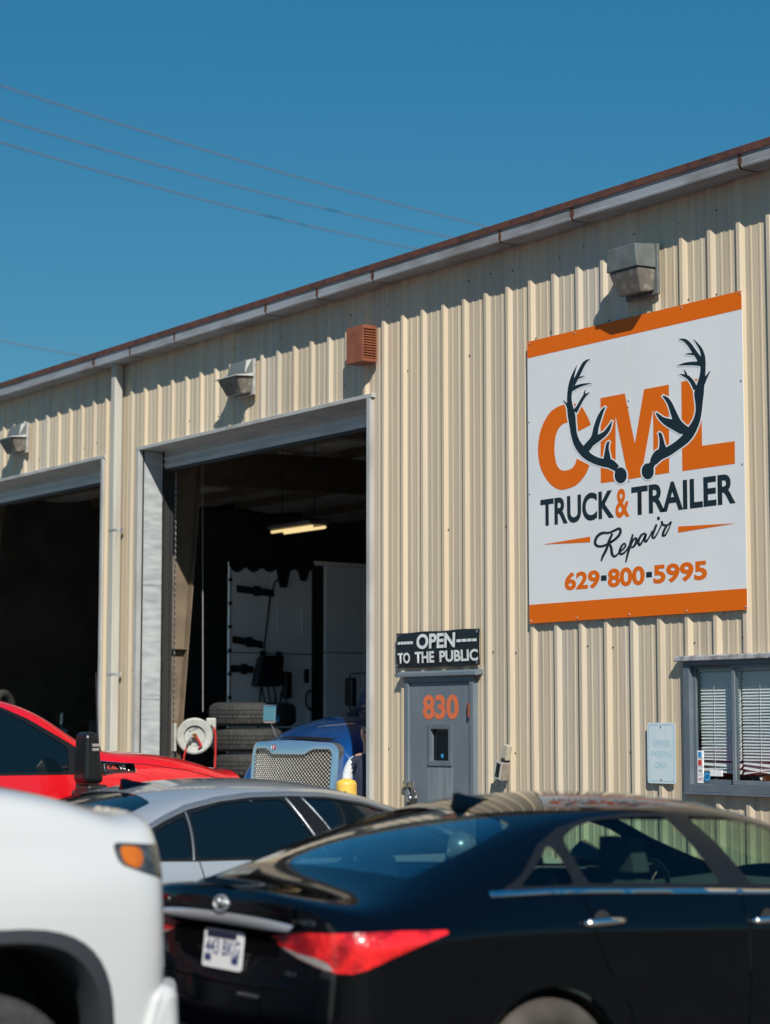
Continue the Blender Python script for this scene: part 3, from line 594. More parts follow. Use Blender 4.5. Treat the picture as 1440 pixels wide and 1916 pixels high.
# ------------------------------------------------------------------ owner parking sign
pk = thing('parking_sign', 'faded pale blue OWNER PARKING ONLY plate screwed beside the window', 'sign', (0, 0, 0))
px0, px1, pz0, pz1 = -11.772, -11.462, 1.325, 1.782
def rrect(x0, x1, z0, z1, r, n=5):
    out = []
    for cx, cz, a0 in ((x1-r, z0+r, -90), (x1-r, z1-r, 0), (x0+r, z1-r, 90), (x0+r, z0+r, 180)):
        for i in range(n+1): a = R(a0+90*i/n); out.append((cx+r*math.cos(a), cz+r*math.sin(a)))
    return out
mk('plate', MB().prism(rrect(px0, px1, pz0, pz1, .022), 'y', -.018, -.0155), M_PARK, pk)
o1 = rrect(px0+.013, px1-.013, pz0+.013, pz1-.013, .018); o2 = rrect(px0+.021, px1-.021, pz0+.021, pz1-.021, .012)
n = len(o1); mk('border', MB().add([(a, -.0184, b) for a, b in o1]+[(a, -.0184, b) for a, b in o2], [(i, (i+1) % n, n+(i+1) % n, n+i) for i in range(n)]), M_PARKB, pk)
pw = px1-px0
for body, z, w_ in (('OWNER', 1.628, .60), ('PARKING', 1.545, .74), ('ONLY', 1.463, .43)):
    text_on_wall('lettering', body, px0+pw*(.5-w_/2), px0+pw*(.5+w_/2), z-.024, z+.024, -.0184, M_PARKB, pk, .012)
for z in (pz1-.03, pz0+.03): mk('bolt', MB().lathe([(.0001, -.006), (.006, -.005), (.007, 0)], ((px0+px1)/2, -.018, z), 'y', 8), M_STEEL, pk)

# ------------------------------------------------------------------ weatherproof outlet box on the wall
ob_ = thing('outlet_box', 'small tilted weathered outlet box on the tan wall right of the grey door', 'outlet box', (-13.49, -.014, 1.45))
ob_.rotation_euler = (0, R(14), 0)
mk('bracket', MB().box((-.03, -.05, .03), (.035, 0, .155)), mat('box_beige', (.42, .38, .29), .6), ob_, 0.006)
mk('cable_gland', MB().lathe([(.03, .0), (.034, .01), (.028, .02), (.034, .03), (.03, .045)], (0, -.03, .0), 'z', 14), M_DARK, ob_)
mk('body', MB().box((-.04, -.085, -.14), (.04, -.0, .012)), mat('box_dirty', (.24, .20, .16), .7, noise=(20, (.34, .32, .28), .4, .7)), ob_, 0.006)
mk('cover_frame', MB().box((-.042, -.095, -.13), (-.03, -.085, .012)).box((.03, -.095, -.13), (.042, -.085, .012)).box((-.03, -.095, -.13), (.03, -.085, -.12)).box((-.03, -.095, 0), (.03, -.085, .012)), M_LAMPP, ob_)
mk('socket', MB().box((-.029, -.09, -.119), (.029, -.0855, -.001)), M_BLACKP, ob_)

# ------------------------------------------------------------------ wall lights
def wall_light(label, px, py_top, w, h, d, style):
    p = WX(px, py_top, -.02)
    t = thing('wall_light', label, 'wall light', (p[0], -.016, p[2]), 0, 'box lights along the eave')
    hm = M_LAMP if style else M_LAMPP
    mk('back_plate', MB().box((-w/2, -.03, -h), (w/2, 0, 0)), hm, t, 0.006)
    if style:      # deep hooded housing, lens below
        mk('hood', MB().hexa([(-w/2, -d*.97, -h*.50), (w/2-.01, -d*.97, -h*.50), (w/2-.01, -.0301, -h*.48), (-w/2, -.0301, -h*.48), (-w/2+.02, -d, -h*.05), (w/2-.03, -d, -h*.05), (w/2-.02, -.0301, 0), (-w/2+.01, -.0301, 0)]), hm, t, 0.008)
        mk('lens', MB().hexa([(-w/2+.06, -d*.66, -h*.98), (w/2-.05, -d*.66, -h*.98), (w/2-.03, -.0301, -h*.92), (-w/2+.03, -.0301, -h*.92), (-w/2+.012, -d*.93, -h*.505), (w/2-.022, -d*.93, -h*.505), (w/2-.022, -.0301, -h*.5), (-w/2+.012, -.0301, -h*.5)]), M_LENS, t, 0.014)
    else:          # flared eyebrow over a slanted lens
        mk('top_cover', MB().hexa([(-w/2+.02, -d*.55, -h*.42), (w/2-.02, -d*.55, -h*.42), (w/2-.02, -.0301, -h*.42), (-w/2+.02, -.0301, -h*.42), (-w/2+.05, -.09, -h*.05), (w/2-.05, -.09, -h*.05), (w/2-.02, -.0301, 0), (-w/2+.02, -.0301, 0)]), M_LAMP, t, 0.006)
        mk('eyebrow', MB().hexa([(-w/2-.03, -d*1.08, -h*.53), (w/2+.015, -d*1.08, -h*.53), (w/2+.01, -.0301, -h*.50), (-w/2-.01, -.0301, -h*.50), (-w/2-.02, -d*1.05, -h*.50), (w/2+.005, -d*1.05, -h*.50), (w/2, -.0301, -h*.40), (-w/2, -.0301, -h*.40)]), hm, t, 0.004)
        mk('lens', MB().hexa([(-w/2+.06, -d*.6, -h), (w/2-.06, -d*.6, -h), (w/2-.03, -.0301, -h*.93), (-w/2+.03, -.0301, -h*.93), (-w/2, -d*.98, -h*.535), (w/2-.01, -d*.98, -h*.535), (w/2-.01, -.0301, -h*.51), (-w/2, -.0301, -h*.51)]), M_LENS, t, 0.014)
    return t
wall_light('large hooded grey box light above the company sign with cracked lens', 1203, 464, .37, .40, .235, 1)
wall_light('pale box light over the bay with the blue truck', 459, 676, .40, .37, .225, 0)
wall_light('pale box light over the bay behind the red pickup', 41, 794, .40, .37, .225, 0)
# brown louvred vent box
vb = thing('vent_box', 'rusty brown louvred vent box on the wall below the eave', 'vent', (-15.515, -.014, 5.10))
w_, d_, h_ = .27, .16, .34
mk('casing', MB().box((-w_/2, -d_, 0), (w_/2-.02, 0, h_)).box((w_/2-.02, -d_, 0), (w_/2, -d_+.012, h_)).box((w_/2-.02, -.012, 0), (w_/2, 0, h_)).box((w_/2-.02, -d_+.012, h_-.035), (w_/2, -.012, h_)).box((w_/2-.02, -d_+.012, 0), (w_/2, -.012, .03)), M_BROWNBOX, vb, 0.003)
mk('inner_dark', MB().box((w_/2-.0195, -d_+.012, .03), (w_/2-.017, -.012, h_-.035)), M_DARK, vb)
for i in range(11):
    z = .036+.0245*i
    mk('louvre', MB().hexa([(w_/2-.016, -d_+.0125, z+.006), (w_/2+.004, -d_+.0125, z-.002), (w_/2+.004, -.0125, z-.002), (w_/2-.016, -.0125, z+.006), (w_/2-.016, -d_+.0125, z+.016), (w_/2+.004, -d_+.0125, z+.010), (w_/2+.004, -.0125, z+.010), (w_/2-.016, -.0125, z+.016)]), M_BROWNBOX, vb)

# ------------------------------------------------------------------ overhead cables behind the building (poles stand beyond the frame)
def cable(label, a, b, depth_a, depth_b, sag, r=.019):
    A = CAM+ray(*a)*depth_a; B = CAM+ray(*b)*depth_b; D = B-A; A2 = A-D*.9; B2 = B+D*.5
    pts = []
    for i in range(41):
        t = i/40; p = A2+(B2-A2)*t; s_ = (t-.375)/.4167*1.0
        pts.append((p[0], p[1], p[2]-sag*(4*t*(1-t)-.9)))
    o = mk('power_cable', MB().tube(pts, r, 6), M_WIRE, smooth=True); tag(o, label, 'cable', 'cables crossing the sky'); return pts
c1 = cable('topmost of the three cables sloping down behind the roof', (0, 158), (890, 432), 62, 74, 1.0)
c2 = cable('middle of the three cables sloping down behind the roof', (0, 220), (822, 452), 62, 74, 1.0)
c3 = cable('lowest of the three cables sloping down behind the roof', (0, 264), (757, 474), 62, 74, 1.0)
c4 = cable('faint low cable dipping behind the rusty eave', (0, 637), (152, 667), 78, 80, .1, .02)
def pole(label, pts, idx, h):
    p = [q[idx] for q in pts]; x = sum(q[0] for q in p)/len(p); y = sum(q[1] for q in p)/len(p); top = max(q[2] for q in p)+.3
    t = thing('utility_pole', label, 'pole', (x, y, 0))
    mk('shaft', MB().lathe([(.16, 0), (.11, top)], n=12), mat('pole_wood', (.12, .085, .06), .85, noise=(6, (.08, .055, .04), .4, .7)), t, smooth=True)
    zs = [q[2] for q in p]
    mk('cross_arm', MB().box((-1.2, -.05, min(zs)-.15), (1.2, .05, min(zs)-.03)), mat('pole_wood', (.12, .085, .06)), t)
pole('wooden pole carrying the upper end of the cables', (c1, c2, c3), 0, 0); pole('wooden pole carrying the lower end of the cables', (c1, c2, c3), -1, 0)

#==VEHICLES==
# ------------------------------------------------------------------ vehicle shells: lofted cage -> smooth mesh -> cut along window, lamp and panel outlines
def cage(sections, cap_a, cap_b):
    """sections: [(x, [(y, z) ...])] half sections bottom to top centre.  cap_x: list of (fraction of width, x shift) outside the end section, plus row x offsets"""
    rows = len(sections[0][1]); st = []
    def capst(sec, cap, offs, first):
        out = []
        for fr, dx in cap: out.append([(sec[0]+dx+offs(z)*(1-fr), y*fr, z) for y, z in sec[1]])
        return out
    A = capst(sections[0], cap_a[0], cap_a[1], True); B = capst(sections[-1], cap_b[0], cap_b[1], False)
    st = A[::-1]+[[(x, y, z) for y, z in pr] for x, pr in sections]+B
    return st, rows
def shell_bmesh(sections, cap_a, cap_b, level=3):
    st, rows = cage(sections, cap_a, cap_b)
    bm = bmesh.new(); G = []
    for s_ in st:
        line = [bm.verts.new((x, -y, z)) for x, y, z in s_]
        mir = [bm.verts.new((x, y, z)) for x, y, z in s_[:-1]][::-1]
        G.append(line+mir)
    for i in range(len(G)-1):
        for j in range(len(G[0])-1):
            bm.faces.new((G[i][j], G[i+1][j], G[i+1][j+1], G[i][j+1]))
    bmesh.ops.remove_doubles(bm, verts=bm.verts[:], dist=1e-4)
    bmesh.ops.recalc_face_normals(bm, faces=bm.faces[:])
    me = bpy.data.meshes.new('cage'); bm.to_mesh(me); bm.free()
    o = bpy.data.objects.new('cage', me); COL.objects.link(o); m = o.modifiers.new('s', 'SUBSURF'); m.levels = level; m.render_levels = level
    dg = bpy.context.evaluated_depsgraph_get(); me2 = bpy.data.meshes.new_from_object(o.evaluated_get(dg))
    bpy.data.objects.remove(o); bpy.data.meshes.remove(me)
    bm = bmesh.new(); bm.from_mesh(me2); bpy.data.meshes.remove(me2)
    return bm
AX = {'side': ((1, 0, 0), (0, 0, 1)), 'top': ((1, 0, 0), (0, 1, 0)), 'wrap_right': ((1, -1, 0), (0, 0, 1)), 'wrap_left': ((1, 1, 0), (0, 0, 1))}
AX = {k: (Vector(a), Vector(b)) for k, (a, b) in AX.items()}
def inside(p, poly):
    x, y = p; r_ = False; n = len(poly); j = n-1
    for i in range(n):
        xi, yi = poly[i]; xj, yj = poly[j]
        if (yi > y) != (yj > y) and x < (xj-xi)*(y-yi)/(yj-yi+1e-12)+xi: r_ = not r_
        j = i
    return r_
def cut(bm, regions):
    """regions: [(tag, view, polygon, cond(center))]; slices the shell along every outline then returns face tags"""
    for tg, view, poly, cond in regions:
        a, b = AX[view]
        xs = [p[0] for p in poly]; ys = [p[1] for p in poly]; bx = (min(xs), max(xs), min(ys), max(ys))
        def near(f, q, e=.002):
            u = [v.co.dot(a) for v in f.verts]; w = [v.co.dot(b) for v in f.verts]
            return max(u) > q[0]-e and min(u) < q[1]+e and max(w) > q[2]-e and min(w) < q[3]+e
        cand = [f for f in bm.faces if near(f, bx) and cond(f.calc_center_median())]
        n = len(poly)
        for i in range(n):
            p, q = poly[i], poly[(i+1) % n]
            eb = (min(p[0], q[0]), max(p[0], q[0]), min(p[1], q[1]), max(p[1], q[1]))
            cand = [f for f in cand if f.is_valid]
            fs = [f for f in cand if near(f, eb, 1e-4)]
            if not fs: continue
            no = a*-(q[1]-p[1])+b*(q[0]-p[0]); co = a*(p[0]/a.length_squared)+b*p[1]
            es = list({e for f in fs for e in f.edges}); vs = list({v for f in fs for v in f.verts})
            rest = set(cand)-set(fs)
            res = bmesh.ops.bisect_plane(bm, geom=fs+es+vs, dist=1e-5, plane_co=co, plane_no=no)
            cand = list(rest)+[g_ for g_ in res['geom'] if isinstance(g_, bmesh.types.BMFace)]
    tags = {}
    bm.normal_update(); bm.faces.ensure_lookup_table()
    for f in bm.faces:
        c = f.calc_center_median()
        for tg, view, poly, cond in regions:
            a, b = AX[view]
            if cond(c) and inside((c.dot(a), c.dot(b)), poly): tags[f] = tg
    return tags
def extract(bm, faces, name, m, parent, off=0.0, kind=None, thick=0.0):
    idx = {}; vs = []; fs = []
    for f in faces:
        t = []
        for v in f.verts:
            if v not in idx: idx[v] = len(vs); vs.append(v.co+v.normal*off)
            t.append(idx[v])
        fs.append(t)
    me = bpy.data.meshes.new(name); me.from_pydata([tuple(v) for v in vs], [], fs); me.materials.append(m)
    for p in me.polygons: p.use_smooth = True
    o = bpy.data.objects.new(name, me); COL.objects.link(o); o.parent = parent
    if thick:
        md = o.modifiers.new('t', 'SOLIDIFY'); md.thickness = thick; md.offset = -1
    if kind: o['kind'] = kind
    return o
def split_parts(bm, tags, spec, parent, body_mat, body='body'):
    """spec: tag -> (name, material, offset, sides) where sides splits left/right copies"""
    by = {}
    for f in bm.faces: by.setdefault(tags.get(f, 0), []).append(f)
    out = {0: extract(bm, by.pop(0), body, body_mat, parent)}
    for tg, fl in by.items():
        if tg not in spec or spec[tg] is None: continue
        nm, m, off, sides = spec[tg][:4]; th = spec[tg][4] if len(spec[tg]) > 4 else 0
        if sides:
            for sg in (-1, 1):
                fl2 = [f for f in fl if f.calc_center_median().y*sg > 0]
                if fl2: out[(tg, sg)] = extract(bm, fl2, nm, m, parent, off, thick=th)
        else: out[tg] = extract(bm, fl, nm, m, parent, off, thick=th)
    bm.free(); return out
def offset_poly(poly, d):
    n = len(poly); P = [np.array(p, float) for p in poly]; area = sum(P[i][0]*P[(i+1) % n][1]-P[(i+1) % n][0]*P[i][1] for i in range(n)); sg = 1 if area > 0 else -1
    out = []
    for i in range(n):
        e1 = P[i]-P[i-1]; e2 = P[(i+1) % n]-P[i]; e1 /= np.linalg.norm(e1)+1e-9; e2 /= np.linalg.norm(e2)+1e-9
        n1 = np.array([e1[1], -e1[0]])*sg; n2 = np.array([e2[1], -e2[0]])*sg; b = n1+n2; L = np.linalg.norm(b)
        b = n1 if L < .3 else b/L; k_ = 1/max(.5, float(b@n1)); out.append(tuple(P[i]+b*d*k_))
    return out
def strip(pts, w):      # thin panel-gap polygon along a polyline
    P = [np.array(p, float) for p in pts]; L = []; Rr = []
    for i in range(len(P)):
        d = P[min(i+1, len(P)-1)]-P[max(i-1, 0)]; d /= np.linalg.norm(d); n_ = np.array([-d[1], d[0]])*w/2; L.append(tuple(P[i]+n_)); Rr.append(tuple(P[i]-n_))
    return L+Rr[::-1]
def circle(cx, cz, r, n=40, sx=1.0, p=2.0):
    out = []
    for i in range(n):
        a = 2*math.pi*i/n; c_, s_ = math.cos(a), math.sin(a)
        out.append((cx+r*sx*math.copysign(abs(c_)**(2/p), c_), cz+r*math.copysign(abs(s_)**(2/p), s_)))
    return out
def wheel(parent, x, y, r, w, rim_r, tyre_m, spokes=10, truck=False, rim_m=None):
    sg = 1 if y > 0 else -1; ca = w/2
    prof = [(rim_r, -ca*.75), (rim_r+.01, -ca*.95), (r-.06, -ca*1.04), (r-.02, -ca*.95), (r, -ca*.72), (r, -.3*ca), (r-.008, -.27*ca), (r-.008, -.23*ca), (r, -.2*ca), (r, .2*ca), (r-.008, .23*ca), (r-.008, .27*ca), (r, .3*ca), (r, ca*.72), (r-.02, ca*.95), (r-.06, ca*1.04), (rim_r+.01, ca*.95), (rim_r, ca*.75)]
    t = mk('wheel', MB().lathe(prof, (x, y, r), 'y', 48, True), tyre_m, parent, smooth=True)
    mb = MB().lathe([(rim_r*.985, -ca*.75*sg), (rim_r*1.02, ca*.85*sg), (rim_r*.94, ca*.80*sg), (rim_r*.90, ca*.4*sg), (rim_r*.90, -ca*.7*sg)], (x, y, r), 'y', 40, True)
    for i in range(spokes):
        a = 2*math.pi*i/spokes; ca_, sa_ = math.cos(a), math.sin(a); hw = rim_r*.085
        def P(rad, t_, yy): return (x+ca_*rad-sa_*t_, y+yy*sg, r+sa_*rad+ca_*t_)
        mb.hexa([P(.05, -hw*1.3, ca*.35), P(.05, hw*1.3, ca*.35), P(rim_r*.93, hw*.7, ca*.5), P(rim_r*.93, -hw*.7, ca*.5), P(.05, -hw, ca*.62), P(.05, hw, ca*.62), P(rim_r*.93, hw*.5, ca*.72), P(rim_r*.93, -hw*.5, ca*.72)])
    mb.lathe([(.0001, ca*.72*sg), (.05, ca*.70*sg), (.075, ca*.45*sg), (.08, -ca*.3*sg)], (x, y, r), 'y', 20)
    mb.lathe([(rim_r*.89, -ca*.25*sg), (.07, -ca*.25*sg)], (x, y, r), 'y', 24, True)
    mk('rim', mb, rim_m or M_ALLOY, t, auto=35)
    return t
def arch_liner(parent, cx, cz, r, y0, y1, name='wheel_well'):
    n = 20; vs = []; 
    for i in range(n+1):
        a = math.pi*i/n*1.16-.25
        for y in (y0, y1): vs.append((cx+r*math.cos(a), y, cz+r*math.sin(a)))
    fs = [(2*i, 2*i+1, 2*i+3, 2*i+2) for i in range(n)]
    mk(name, MB().add(vs, fs).add([vs[2*i] for i in range(n+1)], [tuple(range(n+1))]), M_DARK, parent)

# ------------------------------------------------------------------ sedans
def S(*p): return list(p)
SED = [
 (0.30, S((.50,.20),(.80,.20),(.865,.27),(.868,.45),(.878,.70),(.895,.90),(.835,1.025),(.75,1.066),(.63,1.086),(.52,1.097),(.29,1.112),(0,1.118))),
 (0.50, S((.60,.20),(.82,.20),(.885,.27),(.878,.45),(.890,.70),(.912,.90),(.845,1.065),(.76,1.11),(.64,1.142),(.53,1.152),(.30,1.168),(0,1.176))),
 (0.75, S((.66,.20),(.83,.20),(.89,.27),(.882,.45),(.896,.70),(.918,.905),(.855,1.09),(.775,1.165),(.65,1.225),(.545,1.247),(.31,1.270),(0,1.278))),
 (1.05, S((.68,.20),(.84,.20),(.895,.27),(.886,.45),(.900,.70),(.922,.905),(.860,1.09),(.790,1.20),(.660,1.295),(.56,1.332),(.32,1.364),(0,1.373))),
 (1.35, S((.70,.20),(.84,.20),(.90,.27),(.888,.45),(.900,.70),(.922,.900),(.862,1.075),(.792,1.21),(.668,1.345),(.575,1.392),(.33,1.430),(0,1.440))),
 (1.70, S((.70,.20),(.84,.20),(.90,.27),(.888,.45),(.900,.70),(.922,.892),(.862,1.06),(.792,1.20),(.672,1.365),(.585,1.418),(.335,1.456),(0,1.466))),
 (2.10, S((.70,.20),(.84,.20),(.90,.27),(.888,.45),(.900,.70),(.920,.88),(.860,1.045),(.788,1.19),(.668,1.355),(.58,1.410),(.335,1.452),(0,1.462))),
 (2.50, S((.70,.20),(.84,.20),(.90,.27),(.916,.45),(.918,.69),(.903,.885),(.857,1.025),(.775,1.165),(.652,1.292),(.572,1.345),(.33,1.389),(0,1.400))),
 (2.90, S((.70,.20),(.84,.20),(.90,.27),(.914,.45),(.915,.68),(.90,.87),(.853,1.00),(.755,1.10),(.63,1.18),(.555,1.222),(.32,1.266),(0,1.278))),
 (3.30, S((.68,.20),(.84,.20),(.90,.27),(.91,.44),(.912,.66),(.895,.85),(.85,.965),(.74,1.015),(.62,1.075),(.54,1.105),(.31,1.145),(0,1.156))),
 (3.62, S((.66,.20),(.84,.20),(.895,.27),(.908,.43),(.908,.64),(.89,.82),(.84,.925),(.74,.962),(.62,.99),(.54,1.005),(.31,1.03),(0,1.038))),
 (4.10, S((.62,.20),(.82,.20),(.885,.27),(.90,.41),(.90,.60),(.875,.76),(.81,.85),(.72,.885),(.61,.91),(.52,.92),(.30,.94),(0,.945))),
 (4.48, S((.55,.20),(.76,.20),(.83,.27),(.86,.39),(.86,.55),(.83,.67),(.77,.745),(.69,.775),(.58,.80),(.50,.81),(.28,.825),(0,.83))),
]
ZC = lambda x: float(np.interp(x, [.3, .6, 1.05, 1.7, 2.5, 3.3, 4.5], [.945, .968, .957, .928, .892, .85, .70]))
def creased(sec):
    out = []
    for x, p in sec:
        z5 = min(ZC(x), p[6][1]-.04) if x < 3.5 else p[5][1]; y5 = p[5][0]; q = list(p[:5])+[(y5-.013, z5-.045), (y5, z5)]+list(p[6:]); out.append((x, q))
    return out
SED = creased(SED)
def rear_off(z):
    zs = [.2, .27, .45, .62, .70, .80, .92, 1.0, 1.06, 1.12]; vs = [.10, .03, 0, -.005, .005, .075, .062, .02, .02, .08]
    return float(np.interp(z, zs, vs))
def front_off(z): return float(np.interp(z, [.2, .3, .5, .7, .83], [-.08, 0, .02, -.04, -.12]))
CAPA = ([(.985, -.13), (.93, -.215), (.75, -.265), (.40, -.285), (0, -.29)], rear_off)
CAPB = ([(.97, .12), (.88, .21), (.65, .27), (.30, .30), (0, .31)], front_off)
SIDE = lambda c: abs(c.y) > .52 and c.z > .9
LOW = lambda c: abs(c.y) > .6
def rounded(poly, k=3):
    out = []; n = len(poly)
    for i in range(n):
        p0, p1, p2 = (np.array(poly[(i+j) % n], float) for j in (-1, 0, 1))
        a = p1+(p0-p1)*min(.35, .03/max(np.linalg.norm(p0-p1), 1e-6)); b = p1+(p2-p1)*min(.35, .03/max(np.linalg.norm(p2-p1), 1e-6))
        for t in [j/k for j in range(k+1)]: out.append(tuple((1-t)**2*a+2*t*(1-t)*p1+t*t*b))
    return out
def sedan(name, label, loc, paint, side_glass, rear_glass, trim_m, tyre_m, black=True):
    T = thing(name, label, 'car', (loc[0], loc[1], 0), R(90), 'cars parked nose-in at the building')
    bm = shell_bmesh(SED, CAPA, CAPB)
    if black:
        dlo = [(.80,1.108),(.93,1.16),(1.10,1.272),(1.25,1.335),(1.42,1.368),(1.65,1.384),(1.90,1.384),(2.15,1.372),(2.40,1.333),(2.65,1.262),(2.95,1.145),(3.10,1.045),(2.70,1.045),(2.32,1.055),(1.87,1.075),(1.40,1.095),(1.06,1.108)]
        q = [(.90,1.122),(1.02,1.19),(1.15,1.275),(1.175,1.12)]
        rd = [(1.245,1.12),(1.225,1.22),(1.235,1.295),(1.33,1.335),(1.45,1.358),(1.62,1.368),(1.83,1.368),(1.90,1.25),(1.98,1.088),(1.60,1.108)]
        fd = [(1.965,1.366),(2.06,1.25),(2.165,1.078),(2.5,1.065),(2.92,1.062),(2.93,1.13),(2.66,1.24),(2.42,1.31),(2.2,1.352)]
        chrome = [strip([(.745,1.098),(1.06,1.098),(1.40,1.085),(1.87,1.063),(2.32,1.04),(2.8,1.03),(3.15,1.03)], .019)]
    else:
        dlo = [(.70,1.07),(.80,1.13),(.95,1.205),(1.10,1.265),(1.25,1.315),(1.45,1.352),(1.65,1.37),(1.90,1.372),(2.15,1.362),(2.40,1.325),(2.65,1.255),(2.95,1.14),(3.10,1.035),(2.5,1.04),(1.87,1.045),(1.20,1.055)]
        q = [(.80,1.08),(.84,1.125),(.97,1.19),(1.12,1.25),(1.205,1.278),(1.16,1.07)]
        rd = [(1.195,1.07),(1.235,1.287),(1.45,1.337),(1.62,1.352),(1.84,1.355),(1.90,1.25),(1.99,1.058),(1.60,1.062)]
        fd = [(1.965,1.355),(2.06,1.25),(2.165,1.055),(2.5,1.052),(2.92,1.05),(2.93,1.11),(2.66,1.235),(2.42,1.305),(2.2,1.345)]
        chrome = [strip([(.80,1.142),(.95,1.216),(1.10,1.276),(1.25,1.327),(1.45,1.364),(1.65,1.382),(1.90,1.384),(2.15,1.374),(2.40,1.337),(2.65,1.267),(2.95,1.152)], .016), strip([(1.172,1.06),(1.225,1.30)], .008), strip([(1.868,1.362),(1.935,1.225),(2.02,1.05)], .010), strip([(1.975,1.362),(2.06,1.225),(2.15,1.05)], .005)]
    rear = [(.525,-.60),(.50,-.3),(.495,0),(.50,.3),(.525,.60),(.80,.585),(.98,.555),(1.11,.51),(1.155,.25),(1.165,0),(1.155,-.25),(1.11,-.51),(.98,-.555),(.80,-.585)]
    wsh = [(2.58,-.54),(2.54,0),(2.58,.54),(2.9,.60),(3.5,.66),(3.58,0),(3.5,-.66),(2.9,-.60)]
    tl = [(.40,.942),(.54,.962),(.67,.976),(.95,.986),(1.20,.986),(1.385,.982),(1.395,.970),(1.28,.938),(1.13,.893),(1.01,.854),(.93,.838),(.85,.838),(.74,.850),(.60,.873),(.47,.910)]
    tlw = [(.48,.909),(.60,.892),(.72,.884),(.79,.870),(.825,.846),(.80,.845),(.74,.852),(.60,.876),(.50,.901)]
    gaps = [[(1.20,1.09),(1.22,.93),(1.30,.78),(1.42,.62),(1.47,.4),(1.49,.26)], [(2.07,1.06),(2.09,.7),(2.07,.26)], [(3.14,1.0),(3.16,.7),(3.14,.3)]]
    TOPC = lambda c: c.z > 1.0 and c.x < 2
    TOPF = lambda c: c.z > .9 and c.x > 2
    REARL = lambda c: abs(c.y) > .40 and c.x < .75
    regs = [(9, 'side', circle(1.0, .345, .392), LOW), (9, 'side', circle(3.85, .34, .385), LOW)]
    regs += [(20+i, 'side', strip(g_, .007), LOW) for i, g_ in enumerate(gaps)]
    regs += [(7, 'side', dlo, SIDE)]
    regs += [(1, 'side', rounded(q), SIDE), (2, 'side', rounded(rd), SIDE), (3, 'side', rounded(fd), SIDE)]
    regs += [(4, 'top', rounded(rear), TOPC), (5, 'top', rounded(wsh), TOPF)]
    regs += [(6, 'side', c_, SIDE) for c_ in chrome]
    for vw, cn in (('wrap_right', lambda c: c.y < -.2 and c.x < .8), ('wrap_left', lambda c: c.y > .2 and c.x < .8)): regs += [(10, vw, tl, cn), (11, vw, tlw, cn)]
    tg = cut(bm, regs)
    P = split_parts(bm, tg, {1: ('quarter_window', side_glass, -.002, True), 2: ('rear_door_window', side_glass, -.002, True), 3: ('front_door_window', side_glass, -.002, True), 4: ('rear_window', rear_glass, -.003, False), 5: ('windscreen', side_glass, -.003, False),
        6: ('chrome_strip', M_CHROME if black else mat('satin_strip', (.30, .33, .36), .3, .7), .010 if black else .006, True, .01), 7: ('window_trim', trim_m, .003, True), 20: ('door_gap', M_GAP, -.004, True), 21: ('door_gap', M_GAP, -.004, True), 22: ('door_gap', M_GAP, -.004, True), 10: ('tail_light', M_TAIL, .004, True), 11: ('reversing_light', M_TAILW, .005, True)}, T, paint)
    # trunk lid gap, chrome strip, plate recess, emblem, fin
    def rearx(y, z):      # rear surface x at (y, z), found by a ray from behind
        hit, loc_, nn, _ = P[0].ray_cast(Vector((-2, y, z)), Vector((1, 0, 0))); return loc_.x if hit else 0.05
    def rear_strip(nm, pts, w, m, proud, par=T):
        mb = MB(); vs = []
        for y, z, hw in pts:
            for dz, dd in ((-hw, 0), (-hw*.8, proud), (hw, 0)): vs.append((rearx(y, z+dz)-.001-dd, y, z+dz))
        mb.add(vs, [(3*i+j, 3*i+j+1, 3*i+j+4, 3*i+j+3) for i in range(len(pts)-1) for j in range(2)]); return mk(nm, mb, m, par, smooth=True)
    n_ = 20
    M_BADGE = mat('bright_badge', (.62, .64, .66), .25, .6)
    rear_strip('chrome_garnish', [(-.52+1.0*i/n_, .987-.012*abs(-.56+1.12*i/n_)**2, .023*(1-.5*abs(2*i/n_-1)**3)) for i in range(n_+1)], 0, M_BADGE, .026)
    rear_strip('plate_recess', [(-.40+.80*i/n_, .90+.0*i, .058) for i in range(n_+1)], 0, M_GAP, -.002)
    px_ = rearx(0, .86)-.012
    tilt = math.atan2(rearx(0, .94)-rearx(0, .79), .15)
    pl_ = thing('license_plate', 'white and blue license plate on the black sedan' if black else 'white license plate on the silver sedan', 'plate', (0, 0, 0))
    for k_ in ('label', 'category'): del pl_[k_]
    bpy.data.objects.remove(pl_)
    M = Matrix.Translation((px_, 0, .862)) @ Matrix.Rotation(tilt, 4, 'Y') @ Matrix.Rotation(R(-90), 4, 'Z')
    def place(o): o.data.transform(M); return o
    plate = place(mk('license_plate', MB().prism(rrect(-.152, .152, -.076, .076, .014), 'y', -.004, .0), M_WHITE, T))
    dkb = mat('plate_blue', (.03, .045, .16), .5)
    place(mk('plate_band', MB().box((-.13, -.0048, .042), (.10, -.0042, .068)), mat('plate_navy', (.015, .02, .05), .5), plate))
    for a in (-.135, .075): place(mk('plate_block', MB().box((a, -.0048, -.052), (a+.05, -.0042, -.025)), dkb, plate))
    o = text_on_wall('plate_number', '443 BKG', -.132, .132, -.024, .038, -.0052, dkb, plate, .012); place(o)
    # emblem: oval ring with slanted bars
    ez = 1.045; ex = rearx(0, ez)-.004
    M = Matrix.Translation((ex, 0, ez)) @ Matrix.Rotation(math.atan2(rearx(0, ez+.03)-rearx(0, ez-.03), .06), 4, 'Y') @ Matrix.Rotation(R(-90), 4, 'Z')
    rg = [(.052*math.cos(a), 0, .030*math.sin(a)) for a in [2*math.pi*i/28 for i in range(29)]]
